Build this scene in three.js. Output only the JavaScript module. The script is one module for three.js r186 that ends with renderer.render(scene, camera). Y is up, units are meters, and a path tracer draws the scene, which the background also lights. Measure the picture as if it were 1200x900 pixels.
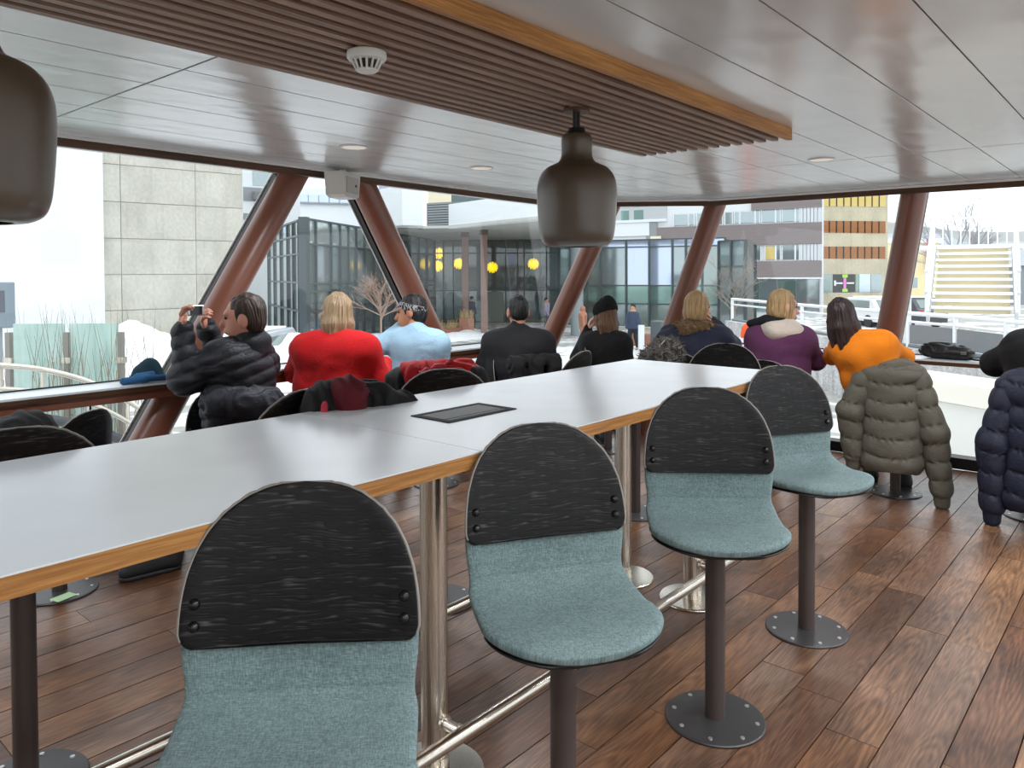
import * as THREE from 'three';
import { mergeGeometries } from 'three/addons/utils/BufferGeometryUtils.js';
import { RoundedBoxGeometry } from 'three/addons/geometries/RoundedBoxGeometry.js';

// ------------------------------------------------------------------ camera, sky, exposure
const scene = new THREE.Scene();
const V = (x, y, z) => new THREE.Vector3(x, y, z);
const camera = new THREE.PerspectiveCamera(2 * Math.atan(450 / 888.4) * 180 / Math.PI, 4 / 3, 0.05, 600);
camera.position.set(0, 1.6, 0);
camera.rotation.order = 'YXZ';
camera.rotation.set(-0.020044, -(Math.PI / 2 - 0.71943), 0.004405 * -1);
camera.setViewOffset(1200, 900, 0, 111.33, 1200, 900);   // the lens is shifted: uprights stay upright
scene.background = new THREE.Color().setRGB(0.9, 0.96, 1.0);
scene.backgroundIntensity = 1.0;
const renderer = new THREE.WebGLRenderer({ antialias: true });
renderer.toneMapping = THREE.LinearToneMapping;
renderer.toneMappingExposure = 1.95;
renderer.shadowMap.enabled = true;
const DOWNLIGHT = 4.7;

// ------------------------------------------------------------------ helpers
let seed = 12345;
const rnd = () => ((seed = (seed * 1664525 + 1013904223) >>> 0) / 4294967296);
const rr = (a, b) => a + (b - a) * rnd();
const used = {};
function top(name) { const n = used[name] = (used[name] ?? -1) + 1; return n ? name + '_' + String(n).padStart(3, '0') : name; }
function mesh(name, geo, mat, parent = scene) {
  const m = new THREE.Mesh(geo, mat); m.name = parent === scene ? top(name) : name;
  m.castShadow = m.receiveShadow = true; parent.add(m); return m;
}
function group(name, parent = scene, x = 0, y = 0, z = 0, turn = 0) {
  const g = new THREE.Group(); g.name = parent === scene ? top(name) : name; g.position.set(x, y, z); g.rotation.y = turn; parent.add(g); return g;
}
function tag(o, label, category, grp) { o.userData.label = label; o.userData.category = category; if (grp) o.userData.group = grp; return o; }
function struct(o, label, category) { o.userData.kind = 'structure'; if (label) o.userData.label = label; if (category) o.userData.category = category; return o; }
function copy(o, x, y, z, turn, label) {
  const c = o.clone(); c.name = top(o.name.replace(/_\d{3}$/, '')); scene.add(c); c.position.set(x, y, z); c.rotation.y = turn;
  c.userData = { ...o.userData }; if (label) c.userData.label = label; return c;
}
// uv in metres from the dominant side of every face
function metric(geo, du = 0, dv = 0, swap = false) {
  const g = geo, p = g.attributes.position, n = g.attributes.normal, uv = new Float32Array(p.count * 2);
  for (let i = 0; i < p.count; i++) {
    const ax = Math.abs(n.getX(i)), ay = Math.abs(n.getY(i)), az = Math.abs(n.getZ(i));
    let a, b;
    if (ay >= ax && ay >= az) { a = p.getX(i); b = p.getZ(i); } else if (ax >= az) { a = p.getZ(i); b = p.getY(i); } else { a = p.getX(i); b = p.getY(i); }
    if (swap) [a, b] = [b, a];
    uv[2 * i] = a + du; uv[2 * i + 1] = b + dv;
  }
  g.setAttribute('uv', new THREE.BufferAttribute(uv, 2)); return g;
}
function box(x0, x1, y0, y1, z0, z1, du = 0, dv = 0) {
  const g = new THREE.BoxGeometry(Math.abs(x1 - x0), Math.abs(y1 - y0), Math.abs(z1 - z0)); g.translate((x0 + x1) / 2, (y0 + y1) / 2, (z0 + z1) / 2); return metric(g, du, dv);
}
function rbox(w, h, d, r, x = 0, y = 0, z = 0) { const g = new RoundedBoxGeometry(w, h, d, 3, r); g.translate(x, y, z); return metric(g); }
function cyl(r0, r1, h, x, y, z, seg = 24) { const g = new THREE.CylinderGeometry(r0, r1, h, seg); g.translate(x, y + h / 2, z); return g; }
function bar(a, b, r, seg = 10, r2 = r) {
  const d = b.clone().sub(a), L = d.length(), g = new THREE.CylinderGeometry(r2, r, L, seg);
  g.applyQuaternion(new THREE.Quaternion().setFromUnitVectors(V(0, 1, 0), d.normalize())); g.translate((a.x + b.x) / 2, (a.y + b.y) / 2, (a.z + b.z) / 2); return g;
}
function tube(pts, r, seg = 40, rad = 8, closed = false) { return new THREE.TubeGeometry(new THREE.CatmullRomCurve3(pts, closed), seg, r, rad, closed); }
// a flat bar w wide and t thick from a to b, its flat side facing n
function strip(a, b, w, t, n) {
  const y = b.clone().sub(a), L = y.length(); y.normalize(); const x = y.clone().cross(n).normalize(), z = x.clone().cross(y);
  const g = new THREE.BoxGeometry(w, L, t); g.applyMatrix4(new THREE.Matrix4().makeBasis(x, y, z)); g.translate((a.x + b.x) / 2, (a.y + b.y) / 2, (a.z + b.z) / 2); return metric(g);
}
function poly(pts) { // a flat polygon through 3-D points
  const g = new THREE.BufferGeometry(), a = []; for (let i = 1; i < pts.length - 1; i++) a.push(...pts[0].toArray(), ...pts[i].toArray(), ...pts[i + 1].toArray());
  g.setAttribute('position', new THREE.Float32BufferAttribute(a, 3)); g.computeVertexNormals(); return metric(g);
}
// smooth periodic value noise
const NT = new Float32Array(65536); for (let i = 0; i < 65536; i++) NT[i] = rnd();
const sm = (t) => t * t * (3 - 2 * t);
function vn(x, y, px = 256, py = 256) {
  const ix = Math.floor(x), iy = Math.floor(y), fx = sm(x - ix), fy = sm(y - iy), m = (a, n) => ((a % n) + n) % n;
  const h = (i, j) => NT[(m(i, px) + 256 * m(j, py)) & 65535];
  const a = h(ix, iy), b = h(ix + 1, iy), c = h(ix, iy + 1), d = h(ix + 1, iy + 1); return a + (b - a) * fx + (c - a) * fy + (a - b - c + d) * fx * fy;
}
function n3(x, y, z) { const k = Math.floor(z), f = sm(z - k); return vn(x + 17.3 * k, y + 5.1 * k) * (1 - f) + vn(x + 17.3 * (k + 1), y + 5.1 * (k + 1)) * f; }
function tex(w, h, fn, ru = 1, rv = 1, srgb = true) {
  const d = new Uint8Array(w * h * 4);
  for (let y = 0; y < h; y++) for (let x = 0; x < w; x++) { const c = fn(x / w, y / h), i = (y * w + x) * 4; for (let k = 0; k < 3; k++) d[i + k] = Math.max(0, Math.min(255, c[k] * 255)); d[i + 3] = 255; }
  const t = new THREE.DataTexture(d, w, h); t.wrapS = t.wrapT = THREE.RepeatWrapping; t.magFilter = THREE.LinearFilter; t.minFilter = THREE.LinearMipmapLinearFilter; t.repeat.set(ru, rv);
  if (srgb) t.colorSpace = THREE.SRGBColorSpace; t.needsUpdate = true; return t;
}
const gray = (v) => [v, v, v];
const std = (o) => new THREE.MeshStandardMaterial(o), phy = (o) => new THREE.MeshPhysicalMaterial(o);
const hex = (c, rough = 0.6, metal = 0, more = {}) => std({ color: c, roughness: rough, metalness: metal, ...more });

// ------------------------------------------------------------------ materials
const grain = (u, v, lines, wob, per) => { // wood: fibres along u
  const w = v * lines + wob * (vn(u * per, v * 6, per, 6) - 0.5);
  return 0.5 * vn(u * per, w, per, lines) + 0.3 * vn(u * per * 4, v * lines * 3, per * 4, lines * 3) + 0.2 * vn(u * per * 2, v * 256, per * 2, 256);
};
function woodTex(dark, light, lines, wob, w = 512, h = 256, ru = 1, rv = 1) {
  return tex(w, h, (u, v) => { const g = Math.pow(grain(u, v, lines, wob, 6), 1.2), s = vn(u * 4, v * 3, 4, 3); return dark.map((d, k) => d + (light[k] - d) * Math.min(1, g * 0.95 + (s - 0.5) * 0.3)); }, ru, rv);
}
const plankTex = [0, 1, 2].map((k) => tex(512, 512, (u, v) => {
  const cx = 0.5 + 0.2 * Math.sin(k * 2.1), dv = (v * 6) % 1 - cx, ring = Math.sin((dv * dv * 30 + u * 9 + 2.6 * vn(u * 7, v * 8, 7, 8)) * (1.5 + k * 0.5) * 2.2);
  const fine = vn(u * 24, v * 230, 24, 230), big = vn(u * 4 + k * 9, v * 6, 4, 6), t = 0.42 + 0.1 * ring + 0.38 * (fine - 0.5) + 0.5 * (big - 0.5);
  const a = [[0.24, 0.165, 0.12], [0.26, 0.18, 0.125], [0.25, 0.175, 0.135]][k], b = [[0.67, 0.51, 0.385], [0.69, 0.525, 0.38], [0.635, 0.5, 0.395]][k];
  return a.map((x, i) => x + (b[i] - x) * Math.max(0, Math.min(1, t)));
}, 0.7, 0.93));
const plankRough = tex(256, 256, (u, v) => gray(0.4 + 0.1 * vn(u * 14, v * 14, 14, 14) + 0.12 * vn(u * 60, v * 60, 60, 60)), 0.6, 0.6, false);
const plankMat = []; for (let k = 0; k < 3; k++) for (const c of [0xffffff, 0xeee4de, 0xdccdc2]) plankMat.push(std({ map: plankTex[k], color: c, roughness: 0.68, roughnessMap: plankRough }));
const oak = std({ map: woodTex([0.55, 0.36, 0.16], [0.84, 0.62, 0.35], 40, 3, 512, 128, 1.2, 8), roughness: 0.5 });
const oakDark = std({ map: woodTex([0.2, 0.12, 0.06], [0.46, 0.3, 0.17], 30, 3, 512, 128, 1, 6), roughness: 0.5 });
const slatMat = std({ map: woodTex([0.44, 0.35, 0.29], [0.74, 0.63, 0.54], 40, 2, 512, 128, 0.8, 8), roughness: 0.55 });
const ashT = tex(1024, 512, (u, v) => { const g = grain(u, v, 60, 5, 6), pores = vn(u * 16, v * 250 + 6 * vn(u * 5, v * 9, 5, 9), 16, 256); return gray(0.025 + 0.06 * g + (pores > 0.7 ? 0.42 * (pores - 0.7) * 3.3 * g : 0)); }, 2, 2);
const ashB = tex(1024, 512, (u, v) => gray(0.6 * grain(u, v, 60, 5, 6) + 0.4 * (vn(u * 16, v * 250 + 6 * vn(u * 5, v * 9, 5, 9), 16, 256) > 0.7 ? 0 : 1)), 2, 2, false);
const blackAsh = phy({ map: ashT, bumpMap: ashB, bumpScale: 0.0008, roughness: 0.44, specularIntensity: 0.55 });
const weaveT = tex(512, 512, (u, v) => { const a = vn(u * 200, v * 40, 200, 40), b = vn(u * 40, v * 200, 40, 200), s = vn(u * 6, v * 6, 6, 6), k = 0.86 + 0.2 * (a + b - 1) + 0.06 * (s - 0.5); return [0.5 * k, 0.59 * k, 0.59 * k]; }, 3, 3);
const weaveB = tex(512, 512, (u, v) => gray(0.5 * vn(u * 200, v * 60, 200, 60) + 0.5 * vn(u * 60, v * 200, 60, 200)), 3, 3, false);
const teal = phy({ map: weaveT, bumpMap: weaveB, bumpScale: 0.0012, roughness: 0.95, sheen: 0.4, sheenRoughness: 0.6, sheenColor: new THREE.Color(0.35, 0.48, 0.5) });
const poleMat = hex(0x4a403c, 0.45, 0.3), boltMat = hex(0xc8c8c6, 0.3, 0.8), baseMat = hex(0x4b4a4a, 0.4, 0.5), blackPl = hex(0x141414, 0.45), edgePly = hex(0x8a857d, 0.5);
const brush = tex(256, 256, (u, v) => gray(0.25 + 0.2 * vn(u * 180, v * 3, 180, 3)), 2, 1, false);
const steel = std({ color: 0xd2ccc0, roughness: 0.8, metalness: 1, roughnessMap: brush });
const whiteTop = phy({ color: 0xe0e8ec, roughness: 0.2, ior: 1.55, map: tex(256, 256, (u, v) => gray(0.97 + 0.03 * vn(u * 9, v * 9, 9, 9))) });
const wavy = tex(512, 512, (u, v) => gray(0.6 * vn(u * 5, v * 11, 5, 11) + 0.4 * vn(u * 14, v * 30, 14, 30)), 0.5, 0.5, false);
const ceilMat = phy({ color: 0xd8dcdb, roughness: 0.24, bumpMap: wavy, bumpScale: 0.008, clearcoat: 0.5, clearcoatRoughness: 0.16 });
const polished = hex(0xd2ccc0, 0.24, 1);
const rustTube = phy({ color: 0x7d4a36, roughness: 0.36, clearcoat: 0.3, clearcoatRoughness: 0.3 });
const gasket = hex(0x0b0b0c, 0.5), whitePaint = hex(0xe6e6e4, 0.45), pane = phy({ color: 0xffffff, roughness: 0, transmission: 1, thickness: 0, ior: 1.45 });
const dark = hex(0x1b1816, 0.8);

// ------------------------------------------------------------------ the room: floor
const X0 = -5, X1 = 7.05, Z0 = -4.92, Z1 = 4.92, CH0 = 6.15, CH1 = -3.45;   // glass lines and the cut corner
const floor = struct(mesh('floor', box(X0, X1, -0.3, -0.022, Z0, Z1), dark), 'dark brown plank floor of the saloon', 'floor');
{
  const w = 0.178, rows = []; for (let z = -0.557 + w * 3; z > Z0 + 0.02; z -= w) rows.push(z);
  let n = 0;
  for (const z of rows) {
    let x = -0.6 - rr(0, 1.2);
    while (x < X1 - 0.1) {
      const L = rr(0.75, 1.55), a = x, b = Math.min(x + L, X1 - 0.08);
      const zc = z + w / 2, lim = zc < CH1 ? X1 - (CH1 - zc) * (X1 - CH0) / (CH1 - Z0) - 0.06 : X1 - 0.06, e = Math.min(b, lim);
      if (e - a > 0.12 && e > -0.2 && Math.max(a, -0.6) < e) {
        const g = box(Math.max(a, -0.7) + 0.0012, e - 0.0012, -0.022, rr(-0.0006, 0.0004), z + 0.0025, z + w - 0.0025, rr(0, 5), rr(0, 5));
        mesh('plank', g, plankMat[Math.floor(rnd() * plankMat.length)], floor); n++;
      }
      x += L;
    }
  }
  // the part of the room behind the camera: the same boards, out of view
  const back = mesh('board_field', mergeGeometries([box(X0, X1 - 0.06, -0.022, 0, -0.023, Z1), box(X0, -0.71, -0.022, 0, Z0, -0.026)]), plankMat[1], floor); back.userData.kind = 'stuff';
}
// ------------------------------------------------------------------ ceiling: tilted a little, as a ship's deckhead is
const ceiling = struct(group('ceiling'), 'white satin metal strip ceiling', 'ceiling');
ceiling.position.set(0, 2.365, 0); ceiling.rotation.set(0.005, 0, -0.011);
const ceilY = (x, z) => 2.365 - 0.011 * x - 0.005 * z;
{
  mesh('deckhead', box(X0 - 0.15, X1, 0.02, 0.3, Z0, Z1), whitePaint, ceiling);
  const w = 0.3195, cuts = [X0, -2.39, 1.33, 5.05, X1];
  for (let k = 0; k < 4; k++) for (let z = -0.599 - 13 * w + 0.05; z < Z1; z += w) {
    const a = Math.max(z, Z0), b = Math.min(z + w, Z1); if (b - a < 0.05) continue;
    const g = new RoundedBoxGeometry(cuts[k + 1] - cuts[k] - 0.007, 0.02, b - a - 0.004, 1, 0.003); g.translate((cuts[k] + cuts[k + 1]) / 2, 0.01, (a + b) / 2);
    mesh('ceiling_panel', metric(g, rr(0, 3), rr(0, 3)), ceilMat, ceiling);
  }
}
// oak trims and white window heads along the glass
function headTrim(n, ax, az, bx, bz, inward) {
  const d = V(bx - ax, 0, bz - az).normalize(), nn = V(inward[0], 0, inward[1]).normalize(), h = 0.03;
  const at = (x, z, y) => V(x, ceilY(x, z) + y, z);
  const t = struct(group('trim_' + n), 'dark oak trim along the window head', 'trim');
  mesh('oak_strip', strip(at(ax, az, -h), at(bx, bz, -h), 0.062, 0.03, nn).translate(nn.x * 0.3, 0.0, nn.z * 0.3), oakDark, t);
  mesh('cove', tube([at(ax, az, -0.006).addScaledVector(nn, 0.325), at(bx, bz, -0.006).addScaledVector(nn, 0.325)], 0.012, 2, 10), whitePaint, t);
  mesh('window_head', strip(at(ax, az, -0.012), at(bx, bz, -0.012), 0.022, 0.29, nn).translate(nn.x * 0.145, 0, nn.z * 0.145), whitePaint, t);
}
// strip() lays its width across the run: turn so that the width stands upright
headTrim(1, X0, Z0, CH0, Z0, [0, 1]); headTrim(2, CH0, Z0, X1, CH1, [-(CH1 - Z0), X1 - CH0]); headTrim(3, X1, CH1, X1, -CH1, [-1, 0]); headTrim(4, X0, Z1, CH0, Z1, [0, -1]); headTrim(5, CH0, Z1, X1, -CH1, [-(CH1 - Z0), -(X1 - CH0)]);
// black sills at the foot of the glass
function sill(n, ax, az, bx, bz, nx, nz) { struct(mesh('trim_' + n, strip(V(ax, 0.045, az), V(bx, 0.045, bz), 0.09, 0.14, V(nx, 0, nz).normalize()), gasket), 'black sill at the foot of the glass', 'trim'); }
sill(6, X0, Z0, CH0, Z0, 0, 1); sill(7, CH0, Z0, X1, CH1, -1.3, 0.85); sill(8, X1, CH1, X1, -CH1, -1, 0); sill(9, X0, Z1, CH0, Z1, 0, -1); sill(10, CH0, Z1, X1, -CH1, -1.3, -0.85);
struct(mesh('wall_rear', box(X0 - 0.15, X0, -0.3, 2.6, Z0, Z1), hex(0xd9d6cf, 0.7)), 'plain white wall behind the viewer', 'wall');
// leaning brown columns with their black mullions, and the panes between them
const yT = (x, z) => ceilY(x, z) - 0.024;
const lean = (a, b, y) => V(a[0] + (b[0] - a[0]) * (y - a[1]) / (b[1] - a[1]), y, a[2] + (b[2] - a[2]) * (y - a[1]) / (b[1] - a[1]));
const COL = [ // two points on each axis, outward direction, what tells it apart
  [[3.071, 2.305, -4.78], [2.343, 1.104, -4.78], [0, -1], 'leaning rust brown window column behind the man in the navy coat'],
  [[3.694, 2.296, -4.78], [4.404, 1.114, -4.78], [0, -1], 'leaning rust brown window column behind the person with a headband'],
  [[6.352, 2.259, -4.267], [6.02, 0.945, -4.76], [1.36, -0.88], 'leaning rust brown window column between the man in black and the woman in a knit cap'],
  [[6.9, 2.209, -3.418], [6.683, 1.034, -3.755], [1.36, -0.88], 'leaning rust brown window column behind the woman with the fur collar'],
  [[6.9, 2.211, -1.64], [6.9, 1.052, -1.823], [1, 0], 'leaning rust brown window column beside the woman in orange'],
];
const ends = COL.map(([a, b, o, label], i) => {
  const lo = lean(a, b, 0.0), hi = lean(a, b, yT(a[0], a[2]) + 0.02), g = group('window_column', scene, lo.x, 0, lo.z); g.updateMatrixWorld();
  const q = (v) => v.clone().sub(g.position), out = V(o[0], 0, o[1]).normalize();
  mesh('tube', bar(q(lo), q(hi), 0.1, 36), rustTube, g);
  const off = out.clone().multiplyScalar(0.135);
  mesh('mullion', strip(q(lo).add(off), q(hi).add(off), 0.13, 0.06, out), gasket, g);
  const white = out.clone().multiplyScalar(0.165); mesh('seal', strip(q(lo).add(white), q(hi).add(white), 0.15, 0.006, out), whitePaint, g);
  tag(g, label, 'column'); return [lo, hi];
});
{
  const gz = Z0, onZ = (x, y) => V(x, y, gz), yb = 0.09;
  const xs = (i, y) => lean(COL[i][0], COL[i][1], y).x, zs = (i, y) => lean(COL[i][0], COL[i][1], y).z, h = (x, z) => yT(x, z);
  const W = [
    [onZ(X0, yb), onZ(xs(0, yb), yb), onZ(xs(0, h(3, Z0)), h(3, Z0)), onZ(X0, h(X0, Z0))],
    [onZ(xs(0, yb), yb), onZ(xs(1, yb), yb), onZ(xs(1, h(3.5, Z0)), h(3.5, Z0)), onZ(xs(0, h(3, Z0)), h(3, Z0))],
    [onZ(xs(1, yb), yb), onZ(CH0, yb), onZ(CH0, h(6, Z0)), onZ(xs(1, h(3.5, Z0)), h(3.5, Z0))],
    [onZ(CH0, yb), V(X1, yb, CH1), V(X1, h(X1, CH1), CH1), onZ(CH0, h(6, Z0))],
    [V(X1, yb, CH1), V(X1, yb, zs(4, yb)), V(X1, h(X1, -1.5), zs(4, h(X1, -1.5))), V(X1, h(X1, CH1), CH1)],
    [V(X1, yb, zs(4, yb)), V(X1, yb, -CH1), V(X1, h(X1, -CH1), -CH1), V(X1, h(X1, -1.5), zs(4, h(X1, -1.5)))],
    [V(CH0, yb, Z1), V(X1, yb, -CH1), V(X1, h(X1, -CH1), -CH1), V(CH0, h(6, Z1), Z1)],
    [V(X0, yb, Z1), V(CH0, yb, Z1), V(CH0, h(6, Z1), Z1), V(X0, h(X0, Z1), Z1)],
  ];
  W.forEach((p, i) => struct(mesh('window_' + (i + 1), poly(p), pane), 'large clear saloon window pane', 'window'));
}
// ------------------------------------------------------------------ window counters
function counter(label, a, b, y, depth, n, beam) {
  const g = group('window_counter', scene, a.x, 0, a.z), d = b.clone().sub(a), L = d.length(); g.rotation.y = Math.atan2(-d.z, d.x);
  // local x runs along the counter, local -z or +z points into the room (n)
  const s = n;
  mesh('counter_top', box(0, L, y - 0.012, y, 0, s * depth), whiteTop, g);
  mesh('front_edge', box(0, L, y - 0.042, y - 0.0121, s * (depth - 0.02), s * depth, 0, 0), oakDark, g);
  mesh('core', box(0, L, y - 0.04, y - 0.0122, 0, s * (depth - 0.0201)), dark, g);
  if (beam) mesh('beam', box(0, L, y - 0.092, y - 0.0421, s * (depth - 0.06), s * (depth - 0.012)), rustTube, g);
  mesh('rear_seal', box(0, L, y - 0.02, y + 0.008, -s * 0.012, -s * 0.001), gasket, g);
  for (let x = 0.6; x < L; x += 1.75) { mesh('post', box(x - 0.02, x + 0.02, 0, y - 0.05, s * (depth - 0.18), s * (depth - 0.12)), steel, g); mesh('bracket', box(x - 0.012, x + 0.012, y - 0.075, y - 0.041, s * 0.02, s * (depth - 0.06)), blackPl, g); }
  return tag(g, label, 'counter');
}
counter('long white window counter with oak edge under the harbour windows behind the men', V(-4.9, 0, Z0 + 0.03), V(5.45, 0, Z0 + 0.03), 0.95, 0.27, 1, true);
counter('white window counter with thin oak edge carrying the black bag', V(X1 - 0.03, 0, 3.3), V(X1 - 0.03, 0, -3.48), 0.905, 0.335, -1, false);

// ------------------------------------------------------------------ ceiling fittings
{
  const g = group('slat_panel'); g.position.set(0, ceilY(0, 0), 0); g.rotation.copy(ceiling.rotation);
  const z0 = -2.345, z1 = -1.475, xe = 3.84, xa = -3.2, n = 14, step = (z1 - z0 - 0.03) / (n - 1);
  for (let i = 0; i < n - 1; i++) mesh('slat', box(xa, xe - 0.012, -0.056, -0.012, z0 + i * step, z0 + i * step + 0.032, rr(0, 3), rr(0, 3)), slatMat, g);
  mesh('fascia', box(xa, xe, -0.058, -0.001, z1 - 0.022, z1 + 0.004, 0.3, 0.1), oak, g);
  mesh('backing', box(xa, xe - 0.03, -0.012, -0.001, z0 + 0.01, z1 - 0.023), hex(0x15110f, 0.9), g);
  tag(g, 'brown timber slat panel hung under the white ceiling over the table', 'ceiling panel');
}
function pendant(x, z, label) {
  const g = group('pendant_lamp', scene, x, 0, z), yc = ceilY(x, z) - 0.056, prof = [];
  const pts = [[0.02, 0.475], [0.055, 0.472], [0.064, 0.455], [0.064, 0.40], [0.067, 0.375], [0.078, 0.356], [0.1, 0.344], [0.128, 0.33], [0.152, 0.302], [0.165, 0.265], [0.168, 0.225], [0.166, 0.16], [0.16, 0.085], [0.154, 0.045], [0.142, 0.018], [0.118, 0.004], [0.09, 0]];
  const cr = new THREE.CatmullRomCurve3(pts.map(([r, y]) => V(r, y, 0)));
  for (const p of cr.getPoints(60)) prof.push(new THREE.Vector2(Math.max(p.x, 0.002), p.y));
  for (const p of cr.getPoints(60).reverse()) prof.push(new THREE.Vector2(Math.max(p.x - 0.005, 0.001), p.y + (p.y > 0.4 ? -0.005 : 0.002)));
  const y0 = 1.712;
  mesh('shade', new THREE.LatheGeometry(prof, 64).translate(0, y0, 0), phy({ color: 0x6c5d4c, roughness: 0.32, transmission: 0.36, thickness: 0, clearcoat: 0.35, clearcoatRoughness: 0.3 }), g);
  mesh('cap', cyl(0.034, 0.04, 0.025, 0, y0 + 0.472, 0), blackPl, g);
  mesh('rod', mergeGeometries([cyl(0.009, 0.009, yc - y0 - 0.49, -0.012, y0 + 0.49, 0, 10), cyl(0.007, 0.007, yc - y0 - 0.49, 0.012, y0 + 0.49, 0, 10)]), blackPl, g);
  mesh('canopy', cyl(0.055, 0.055, 0.014, 0, yc - 0.014, 0, 32), oakDark, g);
  mesh('socket', cyl(0.03, 0.03, 0.1, 0, y0 + 0.36, 0, 20), blackPl, g);
  const b = new THREE.SphereGeometry(0.045, 20, 14); b.translate(0, y0 + 0.31, 0); mesh('bulb', b, hex(0xe9e2d2, 0.3), g);
  return tag(g, label, 'lamp', 'pendant lamps');
}
pendant(2.585, -1.9, 'smoked glass bell pendant lamp near the end of the slat panel');
pendant(0.44, -1.9, 'smoked glass bell pendant lamp farther from the end of the slat panel, seen close');
{
  const y = ceilY(1.5, -1.92) - 0.056, g = group('smoke_detector', scene, 1.507, y, -1.924), wp = hex(0xdfe0da, 0.4);
  mesh('base', new THREE.LatheGeometry([[0.001, 0], [0.06, 0], [0.062, -0.006], [0.062, -0.022], [0.056, -0.03], [0.001, -0.03]].map(([r, h]) => new THREE.Vector2(r, h)), 40), wp, g);
  mesh('chamber', cyl(0.036, 0.03, 0.03, 0, -0.058, 0, 32), blackPl, g);
  for (let i = 0; i < 14; i++) { const a = i / 14 * 6.283; mesh('rib', bar(V(0.047 * Math.cos(a), -0.028, 0.047 * Math.sin(a)), V(0.032 * Math.cos(a), -0.06, 0.032 * Math.sin(a)), 0.0038, 6), wp, g); }
  mesh('nose', new THREE.LatheGeometry([[0.001, -0.066], [0.026, -0.066], [0.034, -0.06], [0.034, -0.056], [0.001, -0.056]].map(([r, h]) => new THREE.Vector2(r, h)), 32), wp, g);
  tag(g, 'round white smoke detector on the timber slats', 'smoke detector');
}
const lens = std({ color: 0xf4f1ea, roughness: 0.4, emissive: 0xfff4e4, emissiveIntensity: 0.15 });
function downlight(x, z, label) {
  const y = ceilY(x, z), g = group('ceiling_light', scene, x, y, z);
  mesh('rim', new THREE.TorusGeometry(0.075, 0.008, 8, 36).rotateX(Math.PI / 2), whitePaint, g);
  mesh('lens', cyl(0.07, 0.07, 0.006, 0, -0.006, 0, 32), lens, g);
  const s = new THREE.SpotLight(0xf7f9ff, DOWNLIGHT, 0, 1.35, 0.6, 2); s.position.set(0, -0.02, 0); s.target.position.set(0, -2, 0); s.castShadow = true; s.shadow.radius = 6; g.add(s, s.target);
  return tag(g, label, 'ceiling light', 'recessed ceiling lights');
}
for (const z of [-3.65, -1.7, 0.1, 1.9, 3.7]) for (const x of [-4.0, -2.5, -1.0, 0.35, 1.6, 2.76, 3.85, 4.93, 6.0]) {  // lights beyond the frame are added to brighten table, floor and stools
  if (z === -1.7 && x !== 4.93) continue; if (z === -3.65 && x > 0.4 && x !== 2.76 && x !== 3.85) continue; if (z > 3 && (x < -2 || x > 5)) continue;
  downlight(x, z, z === -1.7 ? 'recessed ceiling light past the free end of the slat panel' : z === -3.65 && x === 2.76 ? 'recessed ceiling light in the strips just before the loudspeaker' : z === -3.65 && x === 3.85 ? 'recessed ceiling light between the loudspeaker and the pendant lamp' : 'added unseen recessed ceiling light brightening the room from out of view');
}
{ // loudspeaker between the first two columns
  const g = group('loudspeaker', scene, 3.3, 2.235, -4.5, 0.5);
  const sh = new THREE.Shape(); sh.moveTo(-0.17, 0.1); sh.lineTo(0.17, 0.1); sh.lineTo(0.14, -0.08); sh.lineTo(0.1, -0.1); sh.lineTo(-0.1, -0.1); sh.lineTo(-0.14, -0.08); sh.closePath();
  const e = new THREE.ExtrudeGeometry(sh, { depth: 0.16, bevelEnabled: true, bevelSize: 0.01, bevelThickness: 0.01, bevelSegments: 3 }); e.translate(0, 0, -0.08);
  mesh('cabinet', e, hex(0xcfcdc6, 0.5), g); mesh('grille', box(-0.12, 0.12, -0.07, 0.07, 0.091, 0.096), hex(0xb9b7b1, 0.7), g); mesh('badge', box(0.05, 0.08, -0.01, 0.012, 0.096, 0.099), blackPl, g);
  mesh('hanger', box(-0.02, 0.02, 0.1, ceilY(3.1, -4.5) - 2.2, -0.02, 0.02), whitePaint, g);
  g.scale.setScalar(0.82); tag(g, 'small white loudspeaker hanging between two leaning columns', 'loudspeaker');
}
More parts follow.
